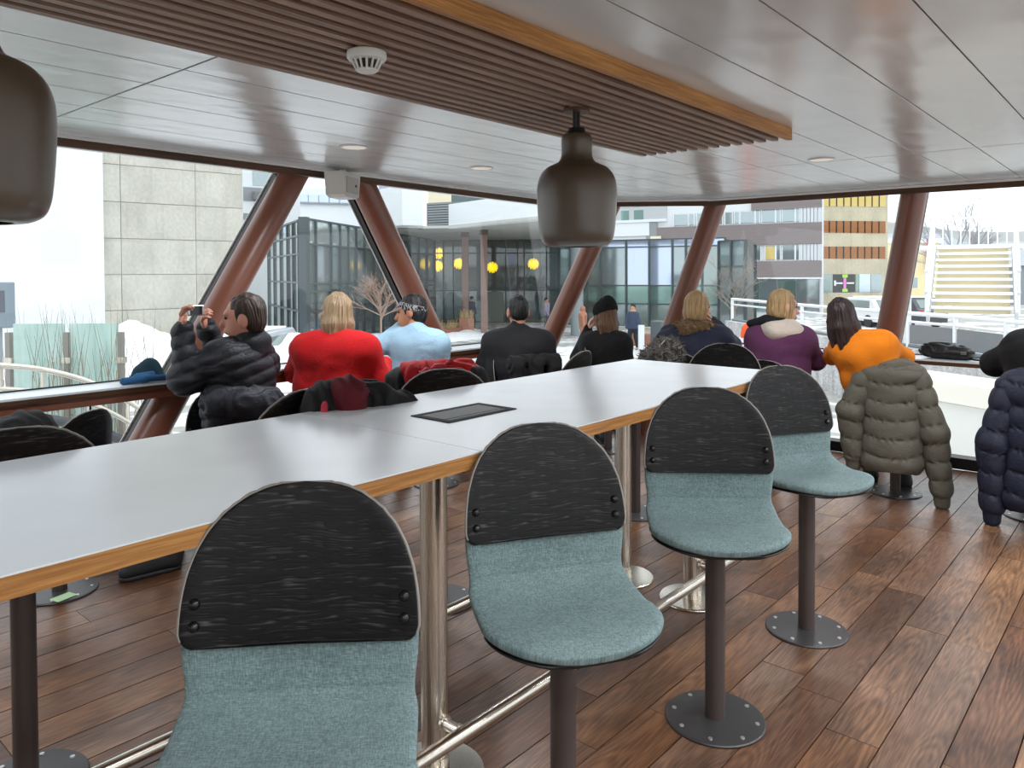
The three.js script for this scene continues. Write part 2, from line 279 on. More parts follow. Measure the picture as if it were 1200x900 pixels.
// ------------------------------------------------------------------ the long table
const TY = 1.095, TZ0 = -2.40, TZ1 = -1.485;
{
  const g = group('long_table', scene, 0, 0, (TZ0 + TZ1) / 2), z0 = TZ0 - g.position.z, z1 = TZ1 - g.position.z;
  const cuts = [-2.6, -0.55, 1.56, 3.82];
  for (let i = 0; i < 3; i++) {
    const a = cuts[i] + 0.0012, b = cuts[i + 1] - 0.0012;
    const t = mesh('table_top', box(a, b, TY - 0.004, TY, z0, z1), whiteTop, g);
    mesh('oak_edge', box(a, b, TY - 0.045, TY - 0.0041, z0 + 0.001, z1 - 0.001, rr(0, 3), rr(0, 2)), oak, t);
  }
  const leg = (x, z) => {
    const l = mesh('leg', cyl(0.043, 0.043, TY - 0.055, x, 0.012, z, 40), steel, g);
    mesh('foot_plate', new THREE.LatheGeometry([[0.001, 0], [0.16, 0], [0.16, 0.006], [0.154, 0.012], [0.001, 0.012]].map(([r, h]) => new THREE.Vector2(r, h)), 48).translate(x, 0, z), polished, l);
    mesh('collar', cyl(0.047, 0.047, 0.05, x, 0.012, z, 40), steel, l);
    const s = z > 0 ? 1 : -1, b = bar(V(x, 0.178, z + s * 0.03), V(x, 0.178, z + s * 0.135), 0.017, 16); mesh('bracket', b, steel, l);
    mesh('bracket_ring', bar(V(x, 0.178, z + s * 0.042), V(x, 0.178, z + s * 0.052), 0.025, 20), steel, l); mesh('bracket_ring', bar(V(x, 0.178, z + s * 0.105), V(x, 0.178, z + s * 0.113), 0.022, 20), steel, l);
  };
  for (const x of [-1.8, -0.08, 1.64, 3.36]) { leg(x, -1.775 - g.position.z); leg(x, -2.175 - g.position.z); }
  for (const z of [-1.645, -2.305]) mesh('foot_rail', bar(V(-2.4, 0.178, z - g.position.z), V(3.62, 0.178, z - g.position.z), 0.0225, 20), polished, g);
  tag(g, 'long white bar table with oak edge on polished steel legs', 'table');
}
{ // flush power outlet in the table top
  const g = group('power_outlet', scene, 1.957, TY, -1.945);
  mesh('frame', (() => { const s = new THREE.Shape(); s.moveTo(-0.175, -0.098); s.lineTo(0.175, -0.098); s.lineTo(0.175, 0.098); s.lineTo(-0.175, 0.098); s.closePath(); const h = new THREE.Path(); h.moveTo(-0.148, -0.075); h.lineTo(0.148, -0.075); h.lineTo(0.148, 0.075); h.lineTo(-0.148, 0.075); h.closePath(); s.holes.push(h); const e = new THREE.ExtrudeGeometry(s, { depth: 0.003, bevelEnabled: false }); return e.rotateX(-Math.PI / 2); })(), hex(0x0d0d0d, 0.8), g);
  mesh('lid', box(-0.146, 0.146, 0, 0.0022, -0.073, 0.045), hex(0x606363, 0.6, 0.2), g); mesh('flap', box(-0.146, 0.146, 0, 0.0022, 0.052, 0.073), hex(0x565959, 0.6, 0.2), g);
  tag(g, 'flush grey power outlet lid framed in black in the table top', 'power outlet');
}
// ------------------------------------------------------------------ swivel stools
const prof = new THREE.CatmullRomCurve3([[0.252, 0.684], [0.225, 0.691], [0.18, 0.694], [0.1, 0.689], [0, 0.68], [-0.08, 0.687], [-0.128, 0.714], [-0.15, 0.76], [-0.16, 0.85], [-0.174, 0.95], [-0.194, 1.05], [-0.222, 1.158]].map(([z, y]) => V(0, y, z)));
const PR = prof.getPoints(400);
const T_LOW = 0, T_TEALTOP = PR.findIndex((p) => p.z < 0 && p.y > 0.9), T_BACK0 = PR.findIndex((p) => p.z < 0 && p.y > 0.85), T_END = 400;
const se = (x, p) => Math.sign(x) * Math.pow(Math.abs(x), p);
function halfWidth(p) {
  if (p.z > 0.04) { const k = (p.z - 0.04) / 0.212; return 0.236 * Math.pow(Math.max(0, 1 - Math.pow(k, 2.7)), 1 / 2.3) + 0.004; }
  if (p.y < 0.86) return 0.236 - 0.008 * sm(Math.max(0, Math.min(1, (p.y - 0.69) / 0.06))) + 0.008 * sm(Math.max(0, Math.min(1, (p.y - 0.75) / 0.1)));
  return 0.236;
}
function backWidth(y) {
  let w = 0.238 * Math.pow(Math.max(0, 1 - Math.pow(Math.max(0, y - 0.86) / 0.298, 2.6)), 1 / 2.15);
  if (y < 0.885) w -= 0.03 * (1 - Math.sqrt(Math.max(0, 1 - Math.pow((0.885 - y) / 0.036, 2)))); return w;
}
// closed rings lofted along the profile; n is the outward (rear) side
function loft(i0, i1, steps, width, thick, lift, forward, ringN = 40, sq = 0.45) {
  const pos = [], uv = [], idx = []; let run = 0;
  for (let s = 0; s <= steps; s++) {
    const f = i0 + (i1 - i0) * s / steps, i = Math.min(399, Math.floor(f)), p = PR[i].clone().lerp(PR[i + 1], f - i), t = PR[Math.min(400, i + 2)].clone().sub(PR[Math.max(0, i - 2)]).normalize();
    const nz = t.y, ny = -t.z; // normal on the sitter's side: forward and up
    const w = width(p), th = thick(p, s / steps); if (s) run += (i1 - i0) / steps * 0.0024;
    for (let r = 0; r < ringN; r++) {
      const a = r / ringN * 6.2832, c = Math.cos(a), sn = Math.sin(a), x = w * se(c, sq), off = th * se(sn, 0.7), k = x / 0.236;
      const bow = lift(p) * k * k;
      pos.push(x, p.y + ny * (off + forward + bow), p.z + nz * (off + forward + bow)); uv.push(x, run);
    }
  }
  for (let s = 0; s < steps; s++) for (let r = 0; r < ringN; r++) { const a = s * ringN + r, b = s * ringN + (r + 1) % ringN, c = a + ringN, d = b + ringN; idx.push(a, c, b, b, c, d); }
  for (const [s, fl] of [[0, 1], [steps, 0]]) { const c0 = pos.length / 3; let cx = 0, cy = 0, cz = 0; for (let r = 0; r < ringN; r++) { cx += pos[(s * ringN + r) * 3] / ringN; cy += pos[(s * ringN + r) * 3 + 1] / ringN; cz += pos[(s * ringN + r) * 3 + 2] / ringN; } pos.push(cx, cy, cz); uv.push(0, run * s / steps); for (let r = 0; r < ringN; r++) { const a = s * ringN + r, b = s * ringN + (r + 1) % ringN; fl ? idx.push(c0, a, b) : idx.push(c0, b, a); } }
  const g = new THREE.BufferGeometry(); g.setAttribute('position', new THREE.Float32BufferAttribute(pos, 3)); g.setAttribute('uv', new THREE.Float32BufferAttribute(uv, 2)); g.setIndex(idx); g.computeVertexNormals(); return g;
}
const seatBow = (p) => p.y < 0.72 ? 0.014 + 0.016 * sm(Math.max(0, Math.min(1, (0.1 - p.z) / 0.2))) : 0.03;
const backPt = (x, y, f) => { const i = PR.findIndex((p) => p.z < 0 && p.y > y), p = PR[i], t = PR[Math.min(400, i + 2)].clone().sub(PR[i - 2]).normalize(), k = x / 0.236, o = f + 0.03 * k * k; return V(x, p.y - t.z * o, p.z + t.y * o); };
const GEO = {
  seat: loft(0, T_TEALTOP, 90, halfWidth, (p, k) => (0.019 + 0.004 * Math.min(1, Math.abs(p.y - 0.752) / 0.008)) * (p.z > 0.2 ? 0.35 + 0.65 * Math.sqrt(Math.max(0, (0.251 - p.z) / 0.051)) : 1) * (p.y > 0.86 ? 0.55 : 1), seatBow, 0, 48),
  shell: loft(20, T_TEALTOP, 60, (p) => halfWidth(p) * 0.97, () => 0.007, seatBow, -0.022, 40),
  back: loft(T_BACK0, T_END, 80, (p) => Math.max(0.002, backWidth(p.y)), () => 0.0075, () => 0.03, 0.02, 48, 0.22),
};
const edgePts = []; for (let i = 0; i <= 30; i++) { const y = 0.865 + (1.1535 - 0.865) * Math.sin(i / 30 * Math.PI / 2); edgePts.push(backPt(-backWidth(y), y, 0.02)); } for (let i = 30; i >= 0; i--) { const y = 0.865 + (1.1535 - 0.865) * Math.sin(i / 30 * Math.PI / 2); edgePts.push(backPt(backWidth(y), y, 0.02)); }
GEO.edge = tube(edgePts, 0.0038, 120, 6);
GEO.pole = mergeGeometries([cyl(0.035, 0.035, 0.6, 0, 0.012, 0, 28), cyl(0.03, 0.035, 0.006, 0, 0.612, 0, 28)]); GEO.piston = cyl(0.024, 0.024, 0.05, 0, 0.612, 0, 20);
GEO.mount = mergeGeometries([rbox(0.22, 0.02, 0.2, 0.008, 0, 0.655, 0), cyl(0.05, 0.035, 0.03, 0, 0.628, 0, 20).toNonIndexed()]);
GEO.base = new THREE.LatheGeometry([[0.001, 0], [0.175, 0], [0.175, 0.005], [0.17, 0.01], [0.04, 0.012], [0.001, 0.012]].map(([r, h]) => new THREE.Vector2(r, h)), 56); GEO.bolt = cyl(0.0075, 0.0085, 0.005, 0, 0, 0, 10); GEO.rivet = new THREE.SphereGeometry(0.0115, 16, 8, 0, 6.283, 0, Math.PI / 2);
GEO.poleLow = mergeGeometries([cyl(0.035, 0.035, 0.365, 0, 0.247, 0, 28), cyl(0.03, 0.035, 0.006, 0, 0.612, 0, 28)]);
function makeStool(drop = 0) {
  const g = group('swivel_stool');
  mesh('base_plate', GEO.base, baseMat, g); for (let i = 0; i < 8; i++) { const a = i / 8 * 6.283 + 0.3, b = mesh('bolt', GEO.bolt, boltMat, g.children[0]); b.position.set(0.145 * Math.cos(a), 0.009, 0.145 * Math.sin(a)); }
  mesh('pole', drop ? GEO.poleLow : GEO.pole, poleMat, g); mesh('piston', GEO.piston, blackPl, g); mesh('seat_mount', GEO.mount, blackPl, g);
  mesh('seat', GEO.seat, teal, g); mesh('outer_shell', GEO.shell, blackPl, g);
  const b = mesh('backrest', GEO.back, blackAsh, g); mesh('edge_band', GEO.edge, edgePly, b);
  for (const s of [-1, 1]) for (const y of [0.893, 0.935]) { const r = mesh('rivet', GEO.rivet, hex(0x101010, 0.25), b), p = backPt(s * 0.208, y, 0.026), q = backPt(s * 0.208, y, 0.03); r.position.copy(p); r.quaternion.setFromUnitVectors(V(0, 1, 0), q.clone().sub(p).normalize()); }
  if (drop) g.children.forEach((c, i) => { if (i) c.position.y -= drop; });
  return g;
}
const FWD = V(0.7525, 0, -0.6587), RGT = V(0.6587, 0, 0.7525);
const towards = (c, s) => { const d = FWD.clone().multiplyScalar(c).addScaledVector(RGT, s); return Math.atan2(d.x, d.z); };
const deg = Math.PI / 180, face = (a) => towards(-Math.cos(a * deg), Math.sin(a * deg));       // a = 0 looks at the viewer, positive turns to the right
const away = (a) => towards(Math.cos(a * deg), Math.sin(a * deg));
const s0 = makeStool();
s0.position.set(2.5, 0, -1.23); s0.rotation.y = face(-4); tag(s0, 'empty teal swivel stool second from the end of the table on the open aisle side', 'stool', 'stools along the aisle side of the table');
copy(s0, 0.774, 0, -1.235, face(5), 'empty teal swivel stool fourth from the end of the table on the open aisle side');
copy(s0, 1.605, 0, -1.23, face(17), 'empty teal swivel stool third from the end of the table on the open aisle side');
copy(s0, 3.395, 0, -1.23, face(18), 'empty teal swivel stool at the end corner of the table on the open aisle side');
const far = (x, z, a, l) => { const o = copy(s0, x, 0, z, a, l); o.userData.group = 'stools between the table and the windows'; return o; };
far(0.757, -2.7, away(-32), 'swivel stool across the table, only its black back top showing, no jacket on it');
far(1.647, -2.7, away(-55), 'swivel stool across the table with a black and dark red jacket on its back');
far(2.54, -2.7, away(-14), 'swivel stool across the table with a bright red and black jacket on it');
far(3.43, -2.7, away(-60), 'swivel stool across the table turned sideways behind the man in black');
far(4.32, -2.7, away(-70), 'swivel stool past the table end covered by a shaggy grey hood');
far(4.2, -2.05, towards(-0.86, -0.5), 'swivel stool drawn up to the short end of the table');
const w0 = makeStool(0.235); w0.position.set(1.352, 0, -4.243); w0.rotation.y = away(-80); tag(w0, 'empty low swivel stool at the window counter with a green slip on its base plate', 'stool', 'low stools at the window counters');
const win = (x, z, a, l) => copy(w0, x, 0, z, a, l);
win(2.24, -4.12, away(-60), 'low swivel stool under the man in the navy coat'); win(3.05, -4.2, away(-40), 'low swivel stool under the woman in red'); win(3.95, -4.24, away(-40), 'low swivel stool under the person in the pale blue top'); win(4.86, -4.16, away(-35), 'low swivel stool under the man in black');
win(5.72, -3.86, away(-20), 'low swivel stool under the woman in the black knit cap'); win(5.88, -3.12, Math.PI / 2, 'low swivel stool under the woman with the fur collar'); win(5.85, -2.38, Math.PI / 2, 'low swivel stool under the woman in purple'); win(5.95, -1.52, Math.PI / 2, 'low swivel stool under the olive puffer jacket'); win(5.93, -0.68, Math.PI / 2, 'low swivel stool under the navy puffer jacket');
{ const m = mesh('paper_slip', box(-0.05, 0.05, 0.0125, 0.0135, -0.035, 0.035), hex(0xa9c59a, 0.8)); m.position.set(1.33, 0, -4.12); m.rotation.y = 0.25; tag(m, 'small pale green paper slip lying on a stool base plate', 'paper'); }

// ------------------------------------------------------------------ distance fields to meshes (surface nets)
function net(f, lo, hi, h) {
  const nx = Math.ceil((hi.x - lo.x) / h) + 1, ny = Math.ceil((hi.y - lo.y) / h) + 1, nz = Math.ceil((hi.z - lo.z) / h) + 1, val = new Float32Array(nx * ny * nz);
  let q = 0; for (let k = 0; k < nz; k++) for (let j = 0; j < ny; j++) for (let i = 0; i < nx; i++) val[q++] = f(lo.x + i * h, lo.y + j * h, lo.z + k * h);
  const id = new Int32Array(nx * ny * nz).fill(-1), pos = [], nor = [], idx = [], at = (i, j, k) => i + nx * (j + ny * k);
  const C = [[0, 0, 0], [1, 0, 0], [0, 1, 0], [1, 1, 0], [0, 0, 1], [1, 0, 1], [0, 1, 1], [1, 1, 1]], E = [[0, 1], [2, 3], [4, 5], [6, 7], [0, 2], [1, 3], [4, 6], [5, 7], [0, 4], [1, 5], [2, 6], [3, 7]];
  for (let k = 0; k < nz - 1; k++) for (let j = 0; j < ny - 1; j++) for (let i = 0; i < nx - 1; i++) {
    const v = C.map((c) => val[at(i + c[0], j + c[1], k + c[2])]); let mask = 0; for (let c = 0; c < 8; c++) if (v[c] < 0) mask |= 1 << c;
    if (!mask || mask === 255) continue;
    let x = 0, y = 0, z = 0, n = 0; for (const [a, b] of E) if ((v[a] < 0) !== (v[b] < 0)) { const t = v[a] / (v[a] - v[b]); x += C[a][0] + t * (C[b][0] - C[a][0]); y += C[a][1] + t * (C[b][1] - C[a][1]); z += C[a][2] + t * (C[b][2] - C[a][2]); n++; }
    const px = lo.x + (i + x / n) * h, py = lo.y + (j + y / n) * h, pz = lo.z + (k + z / n) * h, e = h * 0.5;
    id[at(i, j, k)] = pos.length / 3; pos.push(px, py, pz);
    const a = f(px + e, py - e, pz - e), b = f(px - e, py - e, pz + e), c = f(px - e, py + e, pz - e), d = f(px + e, py + e, pz + e), gx = a - b - c + d, gy = -a - b + c + d, gz = -a + b - c + d, l = Math.hypot(gx, gy, gz) || 1; nor.push(gx / l, gy / l, gz / l);
  }
  for (let k = 1; k < nz - 1; k++) for (let j = 1; j < ny - 1; j++) for (let i = 1; i < nx - 1; i++) {
    const s = val[at(i, j, k)] < 0, quad = (a, b, c, d, flip) => { if (a < 0 || b < 0 || c < 0 || d < 0) return; flip ? idx.push(a, c, b, a, d, c) : idx.push(a, b, c, a, c, d); };
    if (s !== val[at(i + 1, j, k)] < 0) quad(id[at(i, j - 1, k - 1)], id[at(i, j, k - 1)], id[at(i, j, k)], id[at(i, j - 1, k)], !s);
    if (s !== val[at(i, j + 1, k)] < 0) quad(id[at(i - 1, j, k - 1)], id[at(i - 1, j, k)], id[at(i, j, k)], id[at(i, j, k - 1)], !s);
    if (s !== val[at(i, j, k + 1)] < 0) quad(id[at(i - 1, j - 1, k)], id[at(i, j - 1, k)], id[at(i, j, k)], id[at(i - 1, j, k)], !s);
  }
  const g = new THREE.BufferGeometry(); g.setAttribute('position', new THREE.Float32BufferAttribute(pos, 3)); g.setAttribute('normal', new THREE.Float32BufferAttribute(nor, 3)); g.setIndex(idx); return metric(g);
}
const smin = (a, b, k) => { const h = Math.max(k - Math.abs(a - b), 0) / k; return Math.min(a, b) - h * h * k * 0.25; };
function cap(ax, ay, az, bx, by, bz, ra, rb) { const dx = bx - ax, dy = by - ay, dz = bz - az, L = dx * dx + dy * dy + dz * dz || 1e-9; return (x, y, z) => { let t = ((x - ax) * dx + (y - ay) * dy + (z - az) * dz) / L; t = t < 0 ? 0 : t > 1 ? 1 : t; const ex = x - ax - t * dx, ey = y - ay - t * dy, ez = z - az - t * dz; return Math.sqrt(ex * ex + ey * ey + ez * ez) - (ra + (rb - ra) * t); }; }
const capV = (a, b, ra, rb) => cap(a.x, a.y, a.z, b.x, b.y, b.z, ra, rb);
function ell(cx, cy, cz, rx, ry, rz) { return (x, y, z) => { const a = (x - cx) / rx, b = (y - cy) / ry, c = (z - cz) / rz, k0 = Math.sqrt(a * a + b * b + c * c), k1 = Math.hypot(a / rx, b / ry, c / rz); return k1 < 1e-6 ? -Math.min(rx, ry, rz) : k0 * (k0 - 1) / k1; }; }
const union = (list, k) => (x, y, z) => { let d = 1e3; for (const f of list) d = smin(d, f(x, y, z), k); return d; };
function bounds(pts, pad) { const b = new THREE.Box3().setFromPoints(pts); return [b.min.subScalar(pad), b.max.addScalar(pad)]; }

// ------------------------------------------------------------------ people
const fabricB = tex(256, 256, (u, v) => gray(0.5 * vn(u * 120, v * 120, 120, 120) + 0.5 * vn(u * 30, v * 30, 30, 30)), 4, 4, false);
const clothMat = (c, rough = 0.95, sheen = 0.2) => phy({ color: c, roughness: rough, bumpMap: fabricB, bumpScale: 0.002, sheen: new THREE.Color(c).getHSL({}).l < 0.12 ? 0 : sheen, sheenRoughness: 0.7, sheenColor: new THREE.Color(c).lerp(new THREE.Color(1, 1, 1), 0.3) });
const skinMat = (c) => phy({ color: c, roughness: 0.55, sheen: 0.1 });
function hairMat(a, b) { return std({ map: tex(256, 256, (u, v) => { const t = vn(u * 110, v * 6, 110, 6) * 0.75 + 0.25 * vn(u * 20, v * 4, 20, 4); return a.map((x, k) => x + (b[k] - x) * t); }, 2.4, 1.2), roughness: 0.55 }); }
function headParts(s) { // y up, z forward, centre of the head
  return union([ell(0, 0.025, -0.012, 0.078 * s, 0.1 * s, 0.097 * s), ell(0, -0.045 * s, 0.03 * s, 0.057 * s, 0.075 * s, 0.066 * s), ell(0, -0.098 * s, 0.058 * s, 0.026 * s, 0.02 * s, 0.022 * s), cap(0, 0.005 * s, 0.096 * s, 0, -0.03 * s, 0.118 * s, 0.01 * s, 0.014 * s), ell(0, -0.067 * s, 0.095 * s, 0.024 * s, 0.013 * s, 0.012 * s), ell(0, 0.03 * s, 0.082 * s, 0.052 * s, 0.014 * s, 0.014 * s), ell(-0.08 * s, -0.012 * s, -0.012 * s, 0.012 * s, 0.032 * s, 0.02 * s), ell(0.08 * s, -0.012 * s, -0.012 * s, 0.012 * s, 0.032 * s, 0.02 * s), cap(0, -0.06 * s, -0.02 * s, 0, -0.135 * s, -0.03 * s, 0.05 * s, 0.046 * s)], 0.022 * s);
}
function handParts(curl, s, flip) { // wrist at the origin, fingers along +y, palm towards +z
  const L = [ell(0, 0.045 * s, 0, 0.038 * s, 0.05 * s, 0.017 * s)];
  [[-0.027, 0.068], [-0.009, 0.078], [0.009, 0.074], [0.026, 0.058]].forEach(([x, len], i) => {
    const a = V(x * s, 0.088 * s, 0), r = (0.0092 - 0.0006 * (i === 3)) * s; let p = a, ang = 0.15 + curl * 0.35; for (let j = 0; j < 3; j++) { const l = len * [0.45, 0.32, 0.25][j] * s, q = V(p.x * 1.02, p.y + Math.cos(ang) * l, p.z + Math.sin(ang) * l); L.push(capV(p, q, r * (1 - 0.08 * j), r * (0.94 - 0.1 * j))); p = q; ang += curl * 0.75; }
  });
  const f = flip ? -1 : 1, t0 = V(f * -0.028 * s, 0.02 * s, 0.008 * s), t1 = V(f * -0.052 * s, 0.05 * s, 0.022 * s), t2 = V(f * -0.05 * s, 0.08 * s, 0.032 * s); L.push(capV(t0, t1, 0.013 * s, 0.0105 * s), capV(t1, t2, 0.0105 * s, 0.009 * s));
  return union(L, 0.007 * s);
}
function basis(o, up, fwd) { const y = up.clone().normalize(), x = y.clone().cross(fwd).normalize(), z = x.clone().cross(y); return new THREE.Matrix4().makeBasis(x, y, z).setPosition(o); }
function person(label, j, o) {
  const J = j.map((p) => V(...p)), root = group('person', scene, J[3].x, 0, J[3].z); J.forEach((p) => p.sub(V(root.position.x, 0, root.position.z)));
  const [head, neck, chest, pelvis, sA, eA, hA, sB, eB, hB] = J, S = o.scale ?? 1.06, f = V(o.face[0], 0, o.face[1]).normalize(), hf = V(o.look[0], o.look[2] ?? 0, o.look[1]).normalize();
  pelvis.y = 0.57; if (o.handY) { hA.y = Math.max(hA.y, o.handY[0]); hB.y = Math.max(hB.y, o.handY[1]); eA.y = Math.max(eA.y, o.elbowY ?? eA.y); eB.y = Math.max(eB.y, o.elbowY ?? eB.y); }
  const side = sB.clone().sub(sA); side.y = 0; side.normalize();
  const hipA = pelvis.clone().addScaledVector(side, -0.085 * S), hipB = pelvis.clone().addScaledVector(side, 0.085 * S);
  const kneeA = o.knees ? V(...o.knees[0]).sub(V(root.position.x, 0, root.position.z)) : hipA.clone().addScaledVector(f, 0.4).add(V(0, -0.03, 0)).addScaledVector(side, -0.04), kneeB = o.knees ? V(...o.knees[1]).sub(V(root.position.x, 0, root.position.z)) : hipB.clone().addScaledVector(f, 0.4).add(V(0, -0.03, 0)).addScaledVector(side, 0.04);
  const footA = o.feet ? V(...o.feet[0]).sub(V(root.position.x, 0, root.position.z)) : kneeA.clone().setY(0.1).addScaledVector(f, -0.08), footB = o.feet ? V(...o.feet[1]).sub(V(root.position.x, 0, root.position.z)) : kneeB.clone().setY(0.1).addScaledVector(f, -0.08);
  const inA = sA.clone().lerp(chest, 0.32), inB = sB.clone().lerp(chest, 0.32);
  const torso = (e) => [capV(hipA, inA, 0.105 * S + e, 0.1 * S + e), capV(hipB, inB, 0.105 * S + e, 0.1 * S + e), capV(sA, sB, 0.062 * S + e, 0.062 * S + e), capV(pelvis, chest, 0.11 * S + e, 0.12 * S + e), capV(inA, inB, 0.1 * S + e, 0.1 * S + e), capV(hipA.clone().lerp(inA, 0.55), hipB.clone().lerp(inB, 0.55), 0.112 * S + e, 0.112 * S + e), capV(sA.clone().lerp(neck, 0.35), neck, 0.055 + e, 0.05 + e * 0.8), capV(sB.clone().lerp(neck, 0.35), neck, 0.055 + e, 0.05 + e * 0.8)];
  const arm = (s, el, h, e) => [capV(s, el, 0.056 * S + e, 0.045 * S + e), capV(el, el.clone().lerp(h, 0.93), 0.043 * S + e, 0.031 * S + e * 0.8)];
  const leg = (h, k, ft, e) => [capV(h, k, 0.085 * S + e, 0.06 * S + e), capV(k, ft, 0.055 * S + e, 0.04 * S + e)];
  const all = [head, neck, chest, pelvis, sA, eA, hA, sB, eB, hB, kneeA, kneeB, footA, footB];
  // one continuous body, with finer head and hands
  const skin = skinMat(o.skin ?? 0xc98f74), bodyF = union([...torso(-0.022), ...arm(sA, eA, hA, -0.012), ...arm(sB, eB, hB, -0.012), ...leg(hipA, kneeA, footA, -0.012), ...leg(hipB, kneeB, footB, -0.012), capV(neck, head, 0.05, 0.05)], 0.05);
  const parts = [net(bodyF, ...bounds(all, 0.16), 0.02)];
  const up = head.clone().sub(neck).normalize().lerp(V(0, 1, 0), 0.6), HM = basis(head, up, hf), hs = S * 1.0;
  parts.push(net(headParts(hs), V(-0.13, -0.22, -0.16), V(0.13, 0.16, 0.17), 0.0065).applyMatrix4(HM));
  for (const [el, h, curl, show, fl] of [[eA, hA, o.curl ?? 0.8, o.hands?.[0] ?? true, false], [eB, hB, o.curl ?? 0.8, o.hands?.[1] ?? true, true]]) { const d = h.clone().sub(el).normalize(), pal = o.palm ? V(...o.palm) : f.clone().multiplyScalar(0.2).add(V(0, -1, 0)); if (show) parts.push(net(handParts(curl, S, fl), V(-0.09, -0.03, -0.06), V(0.09, 0.2, 0.12), 0.0065).applyMatrix4(basis(h.clone().addScaledVector(d, -0.03), d, pal))); }
  mesh('body', mergeGeometries(parts.map((g) => g)), skin, root);
  for (const s of [-1, 1]) { const e = mesh('eye', new THREE.SphereGeometry(0.011, 12, 8), hex(0x2a211c, 0.3), root); e.position.copy(V(s * 0.032 * hs, 0.012 * hs, 0.083 * hs).applyMatrix4(HM)); }
  { const m = mesh('mouth', new THREE.SphereGeometry(1, 14, 8).scale(0.022, 0.006, 0.006), hex(0x9a5a50, 0.5), root); m.position.copy(V(0, -0.067 * hs, 0.104 * hs).applyMatrix4(HM)); m.quaternion.setFromRotationMatrix(HM); }
  // trousers and shoes
  const trF = union([...leg(hipA, kneeA, footA, 0.006), ...leg(hipB, kneeB, footB, 0.006), capV(hipA, hipB, 0.118 * S, 0.118 * S)], 0.04);
  mesh('trousers', net((x, y, z) => Math.max(trF(x, y, z), 0.085 - y, y - 0.74), ...bounds([pelvis, hipA, hipB, kneeA, kneeB, footA, footB], 0.15), 0.018), clothMat(o.trousers ?? 0x23252b), root);
  for (const ft of [footA, footB]) { const d = o.toe ? V(o.toe[0], 0, o.toe[1]).normalize() : f, a = ft.clone().setY(Math.max(0.052, ft.y - 0.048)).addScaledVector(d, -0.03), b = a.clone().addScaledVector(d, 0.22).setY(a.y - 0.012), yb = a.y - 0.05, sF = union([capV(a, b, 0.05, 0.045), capV(a, a.clone().add(V(0, 0.05, 0)), 0.05, 0.048)], 0.03); mesh('shoe', net((x, y, z) => Math.max(sF(x, y, z), yb - y), ...bounds([a, b], 0.1), 0.009), hex(0x17181b, 0.6), root); const so = capV(a.clone().setY(yb + 0.012), b.clone().setY(yb + 0.012), 0.053, 0.048); mesh('sole', net((x, y, z) => Math.max(so(x, y, z), yb - y, y - yb - 0.02), ...bounds([a, b], 0.1), 0.009), hex(0x2c2d30, 0.7), root); }
  // upper garment: puffs and folds are real relief
  const b = o.bulk ?? 0.012, topF = union([...torso(b), ...arm(sA, eA, hA, b), ...arm(sB, eB, hB, b)], o.melt ?? 0.055), wr = o.wrinkle ?? 0.0035, row = o.rows;
  const topD = (x, y, z) => { let d = topF(x, y, z); if (d < 0.06) { d += wr * (2 * n3(x * 9 + y * 12, y * 9 + 3, z * 9 + 9) - 1) + wr * 0.7 * Math.pow(Math.abs(Math.sin(16 * y + 11 * x - 7 * z + 9 * n3(x * 5, y * 4, z * 5 + 2))), 3); if (row) d -= 0.012 * Math.pow(Math.abs(Math.sin(Math.PI * (y + 0.35 * (x * f.x + z * f.z)) / row)), 0.6) - 0.006; } const hem = (o.hem ?? 0.58) - y; return Math.max(d, hem); };
  mesh(o.garment ?? 'jacket', net(topD, ...bounds([neck, chest, pelvis, sA, eA, hA, sB, eB, hB], 0.18), 0.0125), o.top, root);
  if (o.collar) { const F = union([capV(neck.clone().addScaledVector(side, -0.06), neck.clone().addScaledVector(side, 0.06), 0.062 + o.collar, 0.062 + o.collar), capV(neck, neck.clone().lerp(head, 0.36), 0.07 + o.collar, 0.066 + o.collar)], 0.03); mesh('collar', net((x, y, z) => F(x, y, z) + 0.004 * Math.sin(60 * y), ...bounds([neck, head], 0.16), 0.011), o.collarMat ?? o.top, root); }
  // hair
  if (o.hair) { const F = union(o.hair.map((a) => a.length === 8 ? cap(...a) : ell(...a)), 0.03), cut = o.cut ?? [0.045, 0.075]; mesh('hair', net((x, y, z) => { let d = F(x, y, z); const an = Math.atan2(x, -z); d += 0.0014 * Math.sin(an * 46 + 9 * n3(x * 20, y * 12, z * 20)) + 0.009 * (n3(x * 42, y * 7, z * 42) - 0.5) + 0.006 * (n3(x * 90, y * 16, z * 90) - 0.5); const face = Math.max(cut[0] - z, y - cut[1], Math.abs(x) - (o.faceWide ?? 0.075)); return Math.max(d, -face); }, V(-0.16, -0.36, -0.2), V(0.16, 0.2, 0.16), 0.0065).applyMatrix4(HM), o.hairMat, root); }
  if (o.extra) o.extra(root, HM, J, f, side);
  return tag(root, label, 'person');
}
